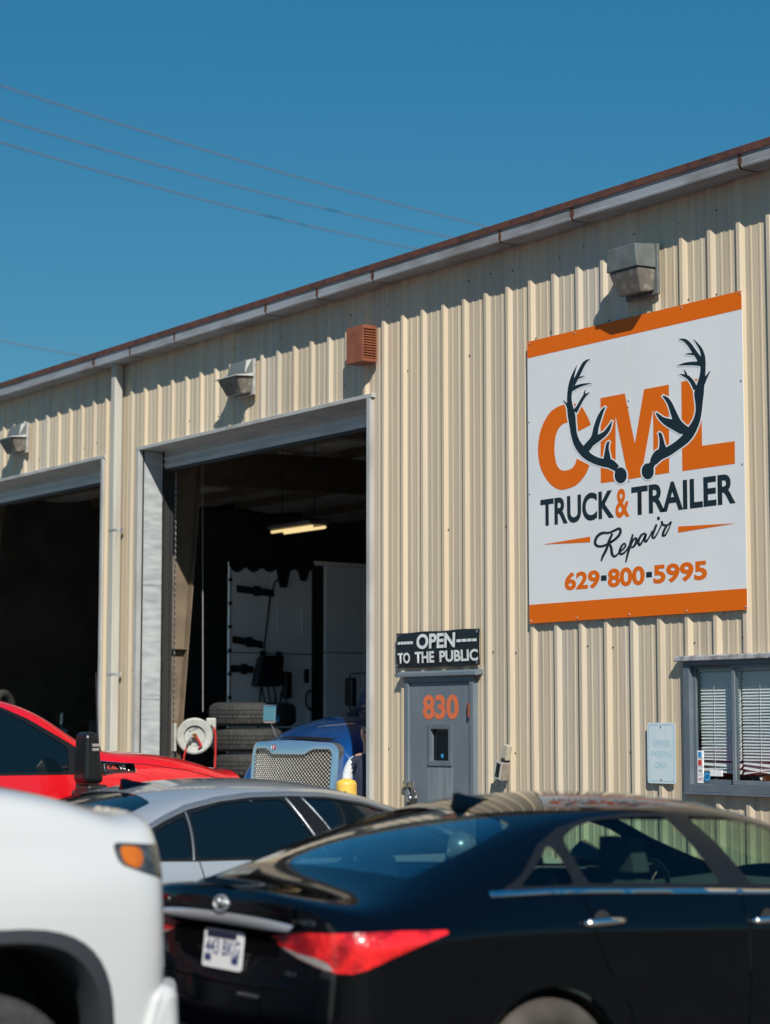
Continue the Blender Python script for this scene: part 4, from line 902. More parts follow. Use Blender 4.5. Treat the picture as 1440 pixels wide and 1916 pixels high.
    em = place(mk('emblem', MB().tube(rg, .005, 8, False).tube([(-.026, 0, -.018), (-.014, 0, .019)], .005, 6).tube([(.014, 0, -.019), (.026, 0, .018)], .005, 6).tube([(-.022, 0, -.003), (0, 0, .004), (.022, 0, .003)], 5e-3, 6), M_BADGE, T, smooth=True))
    rear_strip('bumper_gap', [(-.62+1.24*i/n_, .735+.03*abs(2*i/n_-1)**2, .005) for i in range(n_+1)], 0, M_GAP, -.001)
    rear_strip('bumper_reflector', [(-.30+.16*i/6, .700, .011) for i in range(7)], 0, M_CHROME if black else M_TAIL, .006)
    for sg in (-1, 1): rear_strip('lid_gap', [(sg*(.60+.0005*i), .76+.03*i, .016) for i in range(9)], 0, M_GAP, -.001)
    if black:
        for body_, y0, y1, z0_, z1_ in (('SONATA', -.52, -.66, 1.004, 1.022), ('GLS', -.47, -.54, .806, .822)):
            me = text_mesh(body_, .02); me.name = 'badge_text'; co = np.array([v.co[:] for v in me.vertices]); mn, mx_ = co.min(0), co.max(0)
            for v in me.vertices:
                y_ = y0+(y1-y0)*(v.co.x-mn[0])/(mx_[0]-mn[0]); z_ = z0_+(z1_-z0_)*(v.co.y-mn[1])/(mx_[1]-mn[1]); v.co = (rearx(y_, z_)-.004, y_, z_)
            me.materials.append(M_CHROME); o = bpy.data.objects.new('badge_text', me); COL.objects.link(o); o.parent = T
    # shark fin
    fx = 1.20; hit, l_, nn, _ = P[0].ray_cast(Vector((fx+.1, 0, 3)), Vector((0, 0, -1))); fz = l_.z
    hit, l2, nn, _ = P[0].ray_cast(Vector((fx+.26, 0, 3)), Vector((0, 0, -1))); sl = (l2.z-fz)/.16
    secs = [(0.0, .022, .060, 0.0), (.02, .030, .062, .0), (.075, .034, .040, .0), (.15, .026, .018, .0), (.22, .008, .004, 0)]
    mb = MB(); vs = []
    for x_, hw, h, _ in secs:
        zb = fz+sl*(x_-.1)-.006
        for y, z in ((-hw, 0), (-hw*.72, h*.25), (-hw*.22, h*.6), (-.003, h), (.003, h), (hw*.22, h*.6), (hw*.72, h*.25), (hw, 0)): vs.append((fx+x_+(-.0 if h < .03 else .02*(1-z/max(h, .01))*0)+(.0), y, zb+z))
    mb.add(vs, [(i*8+j, i*8+j+1, (i+1)*8+j+1, (i+1)*8+j) for i in range(4) for j in range(7)]+[tuple(range(8))]); mk('antenna_fin', mb, P_BLACK, T, auto=50)
    # door handles
    for x_, z_ in ((1.26, .975), (2.20, .935)) if black else ((1.50, .93), (2.42, .90)):
        for sg in (-1, 1):
            hit, l_, nn, _ = P[0].ray_cast(Vector((x_, 2*sg, z_)), Vector((0, -sg, 0))); yy = l_.y if hit else .91*sg
            mk('door_handle', MB().tube([(x_-.105, yy-.004*sg, z_-.004), (x_-.085, yy+.022*sg, z_), (x_, yy+.034*sg, z_+.003), (x_+.085, yy+.026*sg, z_+.001), (x_+.11, yy-.004*sg, z_-.003)], [.013, .016, .017, .016, .013], 10), M_CHROME if black else paint, T, smooth=True)
            mk('handle_cup', MB().lathe([(.0001, .001*sg), (.045, .001*sg), (.046, -.002*sg)], (x_, yy+.0015*sg, z_), 'y', 18), M_DARK, T)
    for sg in (-1, 1):
        mk('door_mirror', MB().tube([(2.86, .84*sg, 1.04), (2.84, .93*sg, 1.06), (2.80, 1.02*sg, 1.085), (2.80, 1.07*sg, 1.085)], [.035, .06, .085, .04], 12), paint, T, smooth=True)
    for x_ in (1.0, 3.85):
        for sg in (-1, 1):
            wheel(T, x_, .79*sg, .345, .215, .225, tyre_m); arch_liner(T, x_, .34, .388, .50*sg, .89*sg)
    box('floor_pan', (.35, -.75, .19), (4.4, .75, .24), M_DARK, T)
    if black:
        mk('parcel_shelf', MB().hexa([(.50, -.60, .98), (1.05, -.60, 1.00), (1.05, .60, 1.00), (.50, .60, .98), (.50, -.60, 1.00), (1.05, -.60, 1.02), (1.05, .60, 1.02), (.50, .60, 1.00)]), M_SEAT, T)
        def seat(x_, y0, y1, ztop, heads, nm):
            s_ = mk(nm, MB().hexa([(x_, y0, .45), (x_+.14, y0, .45), (x_+.14, y1, .45), (x_, y1, .45), (x_-.20, y0+.03, ztop), (x_-.10, y0+.03, ztop), (x_-.10, y1-.03, ztop), (x_-.20, y1-.03, ztop)]).box((x_, y0, .40), (x_+.52, y1, .52)), M_SEAT, T, 0.05)
            for hy in heads: mk('headrest', MB().hexa([(x_-.20, hy-.12, ztop+.03), (x_-.11, hy-.12, ztop+.03), (x_-.11, hy+.12, ztop+.03), (x_-.20, hy+.12, ztop+.03), (x_-.21, hy-.10, ztop+.18), (x_-.13, hy-.10, ztop+.18), (x_-.13, hy+.10, ztop+.18), (x_-.21, hy+.10, ztop+.18)]).box((x_-.165, hy-.05, ztop-.04), (x_-.155, hy-.04, ztop+.06)).box((x_-.165, hy+.04, ztop-.04), (x_-.155, hy+.05, ztop+.06)), M_SEAT, s_, 0.03)
        seat(1.22, -.62, .62, 1.0, (-.38, .38), 'rear_seat'); seat(2.02, -.60, -.12, 1.09, (-.36,), 'front_seat'); seat(2.02, .12, .60, 1.09, (.36,), 'front_seat')
        mk('dashboard', MB().prism([(2.95, .6), (2.95, .98), (3.1, 1.02), (3.45, 1.0), (3.45, .6)], 'y', -.68, .68), M_SEAT, T) if False else mk('dashboard', MB().hexa([(2.75, -.68, .6), (3.4, -.68, .6), (3.4, .68, .6), (2.75, .68, .6), (2.8, -.68, .97), (3.4, -.66, 1.0), (3.4, .66, 1.0), (2.8, .68, .97)]), M_SEAT, T, 0.04)
        rgp = [(2.62+.06*math.sin(a), .36+.18*math.cos(a), .93+.17*math.sin(a)) for a in [2*math.pi*i/24 for i in range(25)]]
        mk('steering_wheel', MB().tube(rgp, .014, 8, False).tube([(2.62, .20, .93), (2.62, .52, .93)], .012, 6), M_BLACKP, T, smooth=True)
        mk('headliner', MB().hexa([(1.32, -.5, 1.365), (2.5, -.5, 1.33), (2.5, .5, 1.33), (1.32, .5, 1.365), (1.32, -.5, 1.375), (2.5, -.5, 1.34), (2.5, .5, 1.34), (1.32, .5, 1.375)]), M_SEAT, T)
    return T
sedan('black_sedan', 'glossy black sedan with red tail lights and chrome door handles', (-7.24, -6.50), P_BLACK, G_SEDAN, G_REAR, M_BLKTRIM, M_DUSTY, True)
sedan('silver_sedan', 'silver grey sedan with dark tinted windows parked beside the black sedan', (-10.28, -6.52), P_SILVER, G_TINT, G_TINT, M_BLKTRIM, M_RUBBER, False)

# ------------------------------------------------------------------ pickups (front bumper at x = 0, body runs to -x)
PKS = [
 (-.22, S((.60,.42),(.93,.42),(.985,.52),(1.005,.75),(1.01,1.0),(.995,1.20),(.957,1.295),(.91,1.372),(.825,1.412),(.695,1.434),(.38,1.44),(0,1.443))),
 (-.45, S((.70,.42),(.95,.42),(1.0,.52),(1.02,.75),(1.032,1.06),(1.022,1.19),(.972,1.31),(.93,1.445),(.845,1.492),(.715,1.515),(.38,1.53),(0,1.535))),
 (-.85, S((.72,.42),(.96,.42),(1.005,.52),(1.025,.75),(1.037,1.06),(1.024,1.20),(.975,1.335),(.94,1.50),(.85,1.548),(.72,1.568),(.38,1.582),(0,1.588))),
 (-1.22, S((.72,.42),(.96,.42),(1.005,.52),(1.025,.75),(1.035,1.06),(1.022,1.21),(.978,1.37),(.93,1.515),(.845,1.555),(.72,1.568),(.38,1.58),(0,1.59))),
 (-1.42, S((.72,.42),(.96,.42),(1.005,.52),(1.025,.75),(1.035,1.06),(1.005,1.26),(.98,1.425),(.925,1.56),(.85,1.645),(.735,1.675),(.39,1.70),(0,1.71))),
 (-1.68, S((.72,.42),(.96,.42),(1.005,.52),(1.025,.75),(1.035,1.06),(1.005,1.26),(.975,1.425),(.91,1.62),(.845,1.80),(.745,1.862),(.40,1.90),(0,1.91))),
 (-2.02, S((.72,.42),(.96,.42),(1.005,.52),(1.025,.75),(1.035,1.06),(1.005,1.26),(.975,1.425),(.905,1.64),(.835,1.905),(.745,1.968),(.42,2.005),(0,2.015))),
 (-2.80, S((.72,.42),(.96,.42),(1.005,.52),(1.025,.75),(1.035,1.06),(1.005,1.26),(.975,1.425),(.905,1.64),(.835,1.915),(.745,1.985),(.42,2.02),(0,2.03))),
 (-3.60, S((.72,.42),(.96,.42),(1.005,.52),(1.025,.75),(1.035,1.06),(1.005,1.26),(.975,1.425),(.905,1.64),(.83,1.89),(.735,1.945),(.42,1.985),(0,1.995))),
 (-3.86, S((.72,.42),(.95,.42),(.99,.52),(1.01,.75),(1.015,1.0),(1.0,1.26),(.96,1.425),(.89,1.62),(.80,1.84),(.70,1.90),(.40,1.94),(0,1.95))),
][::-1]
def pk_rear(z): return float(np.interp(z, [.4, 1.4, 2.0], [.0, .0, .10]))
def pk_front(z): return float(np.interp(z, [.42, .55, .80, .95, 1.2, 1.33, 1.42, 1.48], [-.04, .07, .08, .02, .0, -.02, -.06, -.11]))
PCA = ([(.97, -.03), (.7, -.045), (.3, -.05), (0, -.05)], pk_rear)
PCB = ([(.985, .10), (.945, .17), (.82, .215), (.5, .25), (0, .265)], pk_front)
def pickup(name, label, loc, paint, is_red):
    T = thing(name, label, 'pickup truck', (loc[0], loc[1], 0), R(90), 'pickups beside the parked cars')
    bm = shell_bmesh(PKS, PCA, PCB)
    CABS = lambda c: abs(c.y) > .7 and c.z > 1.3 and c.x < -1.3
    SD = lambda c: abs(c.y) > .62
    dlo = [(-1.42,1.415),(-1.45,1.60),(-1.57,1.672),(-1.82,1.81),(-2.06,1.912),(-2.40,1.935),(-3.2,1.925),(-3.55,1.88),(-3.62,1.415)]
    fw_ = [(-1.55,1.432),(-1.53,1.605),(-1.65,1.678),(-1.84,1.785),(-2.06,1.885),(-2.28,1.91),(-2.58,1.90),(-2.58,1.432)]
    rw = [(-2.70,1.432),(-2.70,1.90),(-3.15,1.90),(-3.48,1.86),(-3.52,1.432)]
    wsh = [(-1.34,-.74),(-1.30,0),(-1.34,.74),(-1.64,.72),(-1.90,.67),(-1.94,0),(-1.90,-.67),(-1.64,-.72)]
    lamp = [(-.275,1.332),(-.10,1.318),(.2,1.305),(.2,1.175),(-.06,1.19),(-.17,1.222),(-.262,1.255)]
    amb = [(-.250,1.318),(-.158,1.310),(-.152,1.265),(-.175,1.236),(-.208,1.241),(-.242,1.260)]
    gaps = [[(-1.36,1.50),(-1.345,1.3),(-1.34,.9),(-1.36,.5)], [(-2.64,1.92),(-2.64,.5)], [(-3.66,1.6),(-3.62,1.3),(-3.6,.9),(-3.6,.5)], [(-1.36,1.512),(-.9,1.478),(-.55,1.43),(-.30,1.37)]]
    LMP = lambda c: abs(c.y) > .60 and c.x > -.4
    regs = [(9, 'side', circle(-.80, .55, .50, 48, 1.03, 3.3), SD), (20, 'side', strip(gaps[0], .008), SD), (21, 'side', strip(gaps[1], .008), SD), (22, 'side', strip(gaps[2], .008), SD)]+([(23, 'side', strip(gaps[3], .006), SD)] if is_red else [])+[
            (7, 'side', dlo, CABS), (2, 'side', rounded(fw_), CABS), (3, 'side', rounded(rw), CABS), (5, 'top', rounded(wsh), lambda c: c.z > 1.55), (10, 'side', rounded(lamp), LMP), (11, 'side', rounded(amb), LMP)]
    tg = cut(bm, regs)
    P = split_parts(bm, tg, {2: ('front_door_window', G_TINT, -.003, True), 3: ('rear_door_window', G_TINT, -.003, True), 5: ('windscreen', G_TINT, -.003, False), 7: ('window_trim', M_BLKTRIM, .002, True), 20: ('panel_gap', M_DARK, -.004, True), 21: ('panel_gap', M_DARK, -.004, True), 22: ('panel_gap', M_DARK, -.004, True), 23: ('panel_gap', M_DARK, -.004, True), 10: ('headlight', M_HEADL, .002, True), 11: ('side_marker', M_AMBER, .005, True)}, T, paint)
    def sidey(x_, z_, sg=-1):
        hit, l_, nn, _ = P[0].ray_cast(Vector((x_, 3*sg, z_)), Vector((0, -sg, 0))); return l_.y if hit else 1.02*sg
    # wheel arch flares
    for sg in (-1, 1):
        c1 = [p for p in circle(-.80, .55, .50, 48, 1.03, 3.3)]; c2 = [p for p in circle(-.80, .55, .435, 48, 1.03, 3.0)]
        vs = []; 
        sel = [i for i in range(48) if c1[i][1] > .42]; sel = sorted(sel, key=lambda i: ((i+12) % 48))
        for i in sel:
            ys = min(max(abs(sidey(c1[i][0]+.0*sg, max(c1[i][1]+.012, .5), sg)), .97), 1.04)
            vs += [(c1[i][0], (ys+.004)*sg, c1[i][1]), (c1[i][0]*.3+c2[i][0]*.7, (ys+.012)*sg, c1[i][1]*.3+c2[i][1]*.7), (c2[i][0], (ys-.03)*sg, c2[i][1]), (c2[i][0], (ys-.13)*sg, c2[i][1])]
        mk('arch_flare', MB().add(vs, [(4*i+j, 4*i+j+1, 4*i+j+5, 4*i+j+4) for i in range(len(sel)-1) for j in range(3)]), mat('flare_plastic', (.030, .033, .038), .55), T, auto=40)
        arch_liner(T, -.80, .52, .52, .45*sg, .97*sg)
    for x_ in (-.80, -4.85):
        for sg in (-1, 1): wheel(T, x_, .86*sg, .415, .28, .235, M_RUBBER, 8, rim_m=M_STEEL)
    # front: bumper corner, grille bars, tow mirror, badge
    for sg in (-1, 1):
        mk('bumper_corner', MB().hexa([(-.27, .90*sg, .60), (-.02, .80*sg, .60), (.14, .3*sg, .60), (-.27, .5*sg, .60), (-.20, .97*sg, .66), (-.06, .90*sg, .72), (.14, .3*sg, .80), (-.22, .5*sg, .80)]), paint, T, 0.04)
        mk('bumper_cap', MB().hexa([(-.22, 1.02*sg, .56), (-.01, 1.01*sg, .56), (.06, .8*sg, .56), (-.14, .8*sg, .56), (-.12, 1.015*sg, .80), (-.025, .985*sg, .81), (.09, .8*sg, .82), (-.05, .8*sg, .82)]), paint, T, 0.05)
    mk('lower_valance', MB().hexa([(-.30, -.96, .42), (.06, -.86, .42), (.06, .86, .42), (-.30, .96, .42), (-.30, -1.0, .585), (.10, -.90, .585), (.10, .90, .585), (-.30, 1.0, .585)]), M_BLKTRIM, T, 0.02)
    gr = box('grille', (.02, -.56, .86), (.068, .56, 1.30), M_BLKTRIM, T, 0.02)
    for i in range(5): box('grille_bar', (.062, -.54, .90+.085*i), (.083, .54, .945+.085*i), M_CHROME, gr, 0.008)
    for sg in (-1, 1):
        mr = mk('tow_mirror', MB().hexa([(-1.61, 1.14*sg, 1.36), (-1.45, 1.13*sg, 1.36), (-1.45, 1.34*sg, 1.36), (-1.61, 1.35*sg, 1.36), (-1.60, 1.15*sg, 1.715), (-1.49, 1.15*sg, 1.715), (-1.49, 1.31*sg, 1.715), (-1.60, 1.33*sg, 1.715)]), M_BLKTRIM, T, 0.04)
        mk('mirror_base', MB().hexa([(-1.58, 1.12*sg, 1.18), (-1.42, 1.12*sg, 1.18), (-1.42, 1.32*sg, 1.18), (-1.58, 1.32*sg, 1.18), (-1.58, 1.13*sg, 1.35), (-1.42, 1.13*sg, 1.35), (-1.42, 1.33*sg, 1.35), (-1.58, 1.33*sg, 1.35)]).box((-1.54, min(.98*sg, 1.14*sg), 1.24), (-1.45, max(.98*sg, 1.14*sg), 1.31)), M_BLACKP, mr, 0.02)
        for z_ in (1.585, 1.615): mk('marker_lens', MB().box((-1.555, min(1.31*sg, 1.343*sg), z_), (-1.505, max(1.31*sg, 1.343*sg), z_+.02)), M_TAILW, mr)
        bx_ = [(-1.345, 1.515), (-1.06, 1.49), (-1.0, 1.455), (-1.005, 1.425), (-1.18, 1.42), (-1.275, 1.405)]
        yy = 1.0
        def pty(p, d): return (p[0], (abs(sidey(p[0], p[1], sg))+d)*sg, p[1])
        vs = [pty(p, .004) for p in bx_]+[pty(((p[0]+1.17)*.93-1.17, (p[1]-1.463)*.82+1.463), .012) for p in bx_]; n_ = len(bx_)
        b_ = mk('fender_badge', MB().add(vs, [(i, (i+1) % n_, n_+(i+1) % n_, n_+i) for i in range(n_)]), M_CHROME, T)
        mk('badge_panel', MB().add(vs[n_:], [tuple(range(n_))]), M_BLKTRIM, b_)
        if sg == -1:
            for body, a, b2, m_ in (('6.6L', -1.245, -1.155, mat('badge_red', (.45, .06, .05), .4)), ('V8', -1.148, -1.09, M_WHITE)):
                me = text_mesh(body, .03); me.name = 'badge_text'; co = np.array([v.co[:] for v in me.vertices]); mn, mx_ = co.min(0), co.max(0)
                for v in me.vertices:
                    u = (v.co.x-mn[0])/(mx_[0]-mn[0]); w_ = (v.co.y-mn[1])/(mx_[1]-mn[1]); x_ = a+(b2-a)*u; z_ = 1.447+.032*w_
                    v.co = (x_, sidey(x_, z_, -1)-.0145, z_)
                me.materials.append(m_); o = bpy.data.objects.new('badge_text', me); COL.objects.link(o); o.parent = b_
            fr_ = [(-1.262, 1.438), (-1.262, 1.489), (-1.072, 1.484), (-1.072, 1.435), (-1.262, 1.438)]
            mk('badge_frame', MB().tube([(x_, sidey(x_, z_, -1)-.0145, z_) for x_, z_ in fr_], .0028, 5), M_CHROME, b_)
    mk('antenna', MB().tube([(-1.20, -.80, 1.53), (-1.235, -.80, 1.62), (-1.24, -.80, 1.70), (-1.26, -.80, 2.14)], [.011, .010, .007, .006], 6), M_BLACKP, T)
    # bed
    bd = mk('cargo_bed', MB().box((-6.30, -1.02, .62), (-3.95, -.93, 1.42)).box((-6.30, .93, .62), (-3.95, 1.02, 1.42)).box((-4.04, -.93, .62), (-3.95, .93, 1.42)).box((-6.24, -.93, .62), (-4.04, .93, .70)), paint, T, 0.02)
    mk('tailgate', MB().box((-6.31, -.925, .705), (-6.245, .925, 1.42)), paint, bd, 0.015)
    mk('rear_bumper', MB().box((-6.48, -.98, .50), (-6.32, .98, .66)), M_CHROME, T, 0.02)
    for sg in (-1, 1): mk('tail_light', MB().box((-6.33, .94*sg-.06, 1.0), (-6.30, .94*sg+.06, 1.36)), M_TAIL, T, 0.01)
    box('chassis', (-6.2, -.5, .40), (-.2, .5, .60), M_DARK, T); box('cabin_floor', (-3.8, -.9, .44), (-.3, .9, .50), M_DARK, T)
    for sg in (-1, 1):
        for x_ in (-2.40, -3.48):
            yy = sidey(x_, 1.25, sg); mk('door_handle', MB().tube([(x_-.10, yy, 1.25), (x_-.08, yy+.03*sg, 1.25), (x_+.08, yy+.03*sg, 1.25), (x_+.10, yy, 1.25)], .016, 8), paint, T, smooth=True)
    return T
pickup('red_pickup', 'bright red pickup with tall black tow mirror and fender badge', (-14.235, -2.60), P_RED, True)
pickup('white_pickup', 'white pickup with amber side marker and black wheel arch trim', (-7.72, -6.935), P_WHITE, False)

# ------------------------------------------------------------------ tractor units
SMS = [
 (-.12, S((.45,.42),(.90,.42),(1.02,.55),(1.06,.80),(1.00,1.08),(.84,1.28),(.73,1.42),(.66,1.51),(.58,1.565),(.49,1.60),(.27,1.625),(0,1.635))),
 (-.45, S((.5,.42),(.98,.42),(1.10,.55),(1.14,.85),(1.08,1.15),(.92,1.38),(.80,1.54),(.73,1.66),(.65,1.725),(.54,1.75),(.29,1.77),(0,1.775))),
 (-1.0, S((.5,.42),(1.0,.42),(1.12,.55),(1.16,.9),(1.12,1.2),(.99,1.44),(.90,1.62),(.83,1.75),(.74,1.825),(.61,1.86),(.31,1.88),(0,1.885))),
 (-1.65, S((.5,.42),(1.0,.42),(1.12,.55),(1.16,.9),(1.14,1.25),(1.06,1.5),(.99,1.68),(.92,1.82),(.82,1.89),(.67,1.925),(.34,1.945),(0,1.95))),
 (-1.90, S((.5,.42),(1.0,.42),(1.12,.55),(1.15,.9),(1.14,1.25),(1.10,1.55),(1.06,1.80),(1.0,1.98),(.91,2.10),(.77,2.15),(.40,2.18),(0,2.19))),
 (-2.30, S((.5,.42),(1.0,.42),(1.12,.55),(1.15,.9),(1.15,1.3),(1.13,1.7),(1.10,2.1),(1.05,2.5),(.97,2.78),(.83,2.88),(.44,2.94),(0,2.95))),
 (-2.9, S((.5,.42),(1.0,.42),(1.14,.55),(1.18,.9),(1.18,1.4),(1.17,1.9),(1.15,2.4),(1.12,2.9),(1.04,3.3),(.90,3.45),(.48,3.52),(0,3.53))),
 (-4.8, S((.5,.42),(1.0,.42),(1.14,.55),(1.18,.9),(1.18,1.4),(1.17,1.9),(1.15,2.4),(1.12,3.0),(1.04,3.5),(.90,3.68),(.48,3.76),(0,3.77))),
][::-1]
def tractor(name, label, loc, yaw, paint):
    T = thing(name, label, 'truck', (loc[0], loc[1], 0), yaw, 'trucks inside the workshop')
    bm = shell_bmesh(SMS, ([(.97, -.04), (.5, -.06), (0, -.06)], lambda z: 0.0), ([(.96, .08), (.85, .12), (.5, .125), (0, .125)], lambda z: float(np.interp(z, [.42, .7, 1.4, 1.64], [-.12, -.06, -.05, -.08]))), 2)
    wsh = [(-1.93,-.86),(-1.86,0),(-1.93,.86),(-2.28,.80),(-2.32,0),(-2.28,-.80)]
    sd = [(-2.20,1.85),(-2.40,2.45),(-3.15,2.5),(-3.15,1.85)]
    CB = lambda c: abs(c.y) > .7 and c.z > 1.6
    tg = cut(bm, [(9, 'side', circle(-1.0, .52, .62), lambda c: abs(c.y) > .6), (5, 'top', rounded(wsh), lambda c: c.z > 1.9), (2, 'side', rounded(sd), CB), (8, 'side', strip([(-1.75, 1.9), (-1.72, 1.5), (-1.70, 1.0), (-1.7, .5)], .012), lambda c: abs(c.y) > .6)])
    P = split_parts(bm, tg, {5: ('windscreen', G_TINT, -.004, False), 2: ('side_window', G_TINT, -.004, True), 8: ('panel_gap', M_DARK, -.004, True)}, T, paint)
    # chrome surround and honeycomb grille, bowed in plan
    def bow(y): return .065-.10*(y/.6)**2
    zt, zb = 1.605, .62
    def outer(z): return float(np.interp(z, [.6, 1.2, 1.48, 1.56, 1.605], [.60, .61, .60, .565, .50]))
    rings = []
    def ring(hw_s, top, bot, n=12, r=.09, notch=0.0):
        pts = []
        hw = hw_s
        for cx, cz, a0 in ((hw-r, bot+r, -90), (hw-r, top-r, 0)):
            for i in range(n+1): a = R(a0+90*i/n); pts.append((cx+r*math.cos(a), cz+r*math.sin(a)))
        if notch:
            pts += [(hw*.62, top), (hw*.52, top-.02), (hw*.42, top-notch), (0.0, top-notch)]
        else:
            pts += [(hw*.62, top+.004), (hw*.52, top+.008), (hw*.42, top+.012), (0.0, top+.02)]
        return pts+[(-a, b) for a, b in pts[::-1][1:]]
    ro = ring(.61, 1.60, .62, r=.12); ri = ring(.54, 1.53, .70, r=.05, notch=.05); n = len(ro)
    vs = []
    for prof, dx in ((ro, -.05), (ro, .035), ([(a*.5+b*.5, c*.5+d*.5) for (a, c), (b, d) in zip(ro, ri)], .046), (ri, .040), (ri, -.02)): vs += [(bow(y)+dx+.03+(1.605-z)*.10, y, z) for y, z in prof]
    sur = mk('grille_surround', MB().add(vs, [(k_*n+i, k_*n+(i+1) % n, (k_+1)*n+(i+1) % n, (k_+1)*n+i) for k_ in range(4) for i in range(n)]), mat('grille_chrome', (.84, .87, .90), .14, .90), T, auto=35)
    mb = MB(); hp = .040
    rows_ = int((1.53-.70)/(hp*.5))+1
    for r_ in range(rows_):
        z = .712+r_*hp*.5
        for c_ in range(-18, 19):
            y = c_*hp+(hp/2 if r_ % 2 else 0)
            if not inside((y, z), ri): continue
            x_ = bow(y)+.045+(1.605-z)*.10; q = hp*.26
            mb.add([(x_-.012, y-q, z), (x_-.012, y, z-q), (x_-.012, y+q, z), (x_-.012, y, z+q), (x_, y, z+q*.2)], [(0, 1, 4), (1, 2, 4), (2, 3, 4), (3, 0, 4)])
            for sy in (-1, 1): mb.add([(x_-.016, y, z-.0012), (x_-.016, y+sy*hp/2, z+hp/2-.0012), (x_-.016, y+sy*hp/2, z+hp/2+.0012), (x_-.016, y, z+.0012)], [(0, 1, 2, 3)])
    mk('grille_mesh', mb, mat('mesh_chrome', (.85, .82, .74), .3, 0.6), sur, kind='stuff')
    mk('grille_back', MB().add([(bow(y)-.0+(1.605-z)*.10, y, z) for y, z in ri], [tuple(range(len(ri)))]), M_DARK, sur)
    mk('hood_lip', MB().add([(bow(y)+dx, y, z) for dx, dz in ((-.06, .03), (.055, .012)) for y, z in [(-.5+i*.05, 1.605+dz+.02*(1-(2*i/20-1)**2)) for i in range(21)]], [(i, i+1, 21+i+1, 21+i) for i in range(20)]), M_BLKTRIM, T, smooth=True)
    mk('emblem', MB().lathe([(.0001, .012), (.022, .008), (.027, 0)], (.085+bow(.18), -.20, 1.548), 'x', 20), mat('emblem_red', (.45, .12, .16), .25, .6), T)
    for i, y in enumerate((-.213, -.187)): mk('emblem_mark', MB().box((.097+bow(.18), y-.004, 1.533), (.099+bow(.18), y+.004, 1.563)), M_WHITE, T)
    mk('bumper', MB().hexa([(-.3, -1.2, .32), (.14, -1.0, .32), (.14, 1.0, .32), (-.3, 1.2, .32), (-.3, -1.2, .60), (.16, -1.0, .60), (.16, 1.0, .60), (-.3, 1.2, .60)]), M_CHROME, T, 0.04)
    for sg in (-1, 1):
        mk('headlight', MB().hexa([(-.25, 1.02*sg, .92), (.02, .78*sg, .92), (.03, .66*sg, .92), (-.2, .8*sg, .92), (-.25, .98*sg, 1.14), (-.02, .80*sg, 1.14), (-.01, .66*sg, 1.14), (-.2, .8*sg, 1.14)]), M_TAILW, T, 0.02)
        hm = mk('hood_mirror', MB().hexa([(-.62, .98*sg-.10, 1.79), (-.54, .98*sg-.10, 1.79), (-.54, .98*sg+.10, 1.79), (-.62, .98*sg+.10, 1.79), (-.60, .98*sg-.10, 1.985), (-.55, .98*sg-.10, 1.985), (-.55, .98*sg+.10, 1.985), (-.60, .98*sg+.10, 1.985)]), M_CHROME, T, 0.035)
        mk('mirror_arm', MB().tube([(-.58, .98*sg, 1.80), (-.62, .93*sg, 1.62), (-.66, .86*sg, 1.46)], .012, 8), M_STEEL, hm)
        cm = mk('door_mirror', MB().box((-2.22, 1.36*sg-.07, 1.98), (-2.14, 1.36*sg+.07, 2.30)), M_BLKTRIM, T, 0.03)
        mk('mirror_arm', MB().tube([(-2.2, 1.1*sg, 1.95), (-2.17, 1.36*sg, 1.94), (-2.17, 1.36*sg, 2.34), (-2.3, 1.1*sg, 2.36)], .010, 8), M_BLACKP, cm)
        wheel(T, -1.0, 1.0*sg, .52, .28, .29, M_RUBBER, 10, rim_m=M_ALLOY); arch_liner(T, -1.0, .52, .63, .6*sg, 1.1*sg)
        for x_ in (-5.7, -7.0):
            wheel(T, x_, .98*sg, .52, .5, .29, M_RUBBER, 10, rim_m=M_ALLOY)
    box('chassis', (-7.8, -.42, .62), (-.3, .42, .90), M_DARK, T); box('fifth_wheel', (-6.9, -.5, .91), (-5.8, .5, 1.08), M_DARK, T)
    return T
SEMI = tractor('blue_truck', 'shiny blue tractor truck with chrome honeycomb grille in the open bay', (-17.38, .42), R(-90+12), P_BLUE)
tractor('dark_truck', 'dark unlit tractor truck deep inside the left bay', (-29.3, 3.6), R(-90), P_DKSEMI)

# white sleeper cab standing in the left bay, seen through the other one
WT = thing('white_truck', 'white sleeper cab truck with black straps standing inside the workshop', 'truck', (-23.85, 2.74, 0), 0, 'trucks inside the workshop')
# local x = 1.25 is the visible side; y runs into the building
H = 3.86
for (y0, y1, z0, z1) in ((0, .45, .95, 2.69), (.455, 1.26, .95, 2.69), (0, .62, 2.70, H), (.625, 1.26, 2.70, H), (1.47, 2.05, .95, 2.72), (2.06, 4.6, .95, 2.72), (1.47, 2.05, 2.73, H), (2.06, 4.6, 2.73, H)):
    box('side_panel', (1.19, y0, z0), (1.25+random.uniform(-.003, .003), y1, z1), P_WSEMI, WT, 0.012)
box('inner_body', (-1.24, .012, .80), (1.185, 4.58, H-.03), M_DARK, WT); box('roof', (-1.25, 1.3, H+.003), (1.25, 4.6, H+.06), P_WSEMI, WT, 0.02); box('far_side', (-1.25, .3, .95), (-1.242, 4.6, H), P_WSEMI, WT); box('dark_front_sheet', (-1.23, -.03, .8), (1.19, .0, H-.02), mat('matte_black', (.003, .003, .003), .9, spec=.1), WT)  # near-black sheet added so the cab front catches no light
mk('door_seal', MB().tube([(1.253, .46+.16*0, .95), (1.253, .44, 1.8), (1.253, .49, 2.5), (1.253, .55, 3.0), (1.253, .60, 3.4), (1.253, .68, 3.62), (1.253, .80, 3.72)], .012, 6), M_BLACKP, WT)
for i in range(9): mk('edge_hinge', MB().box((1.251, -.02, 1.2+.3*i), (1.27, .025, 1.24+.3*i)), M_BLACKP, WT)
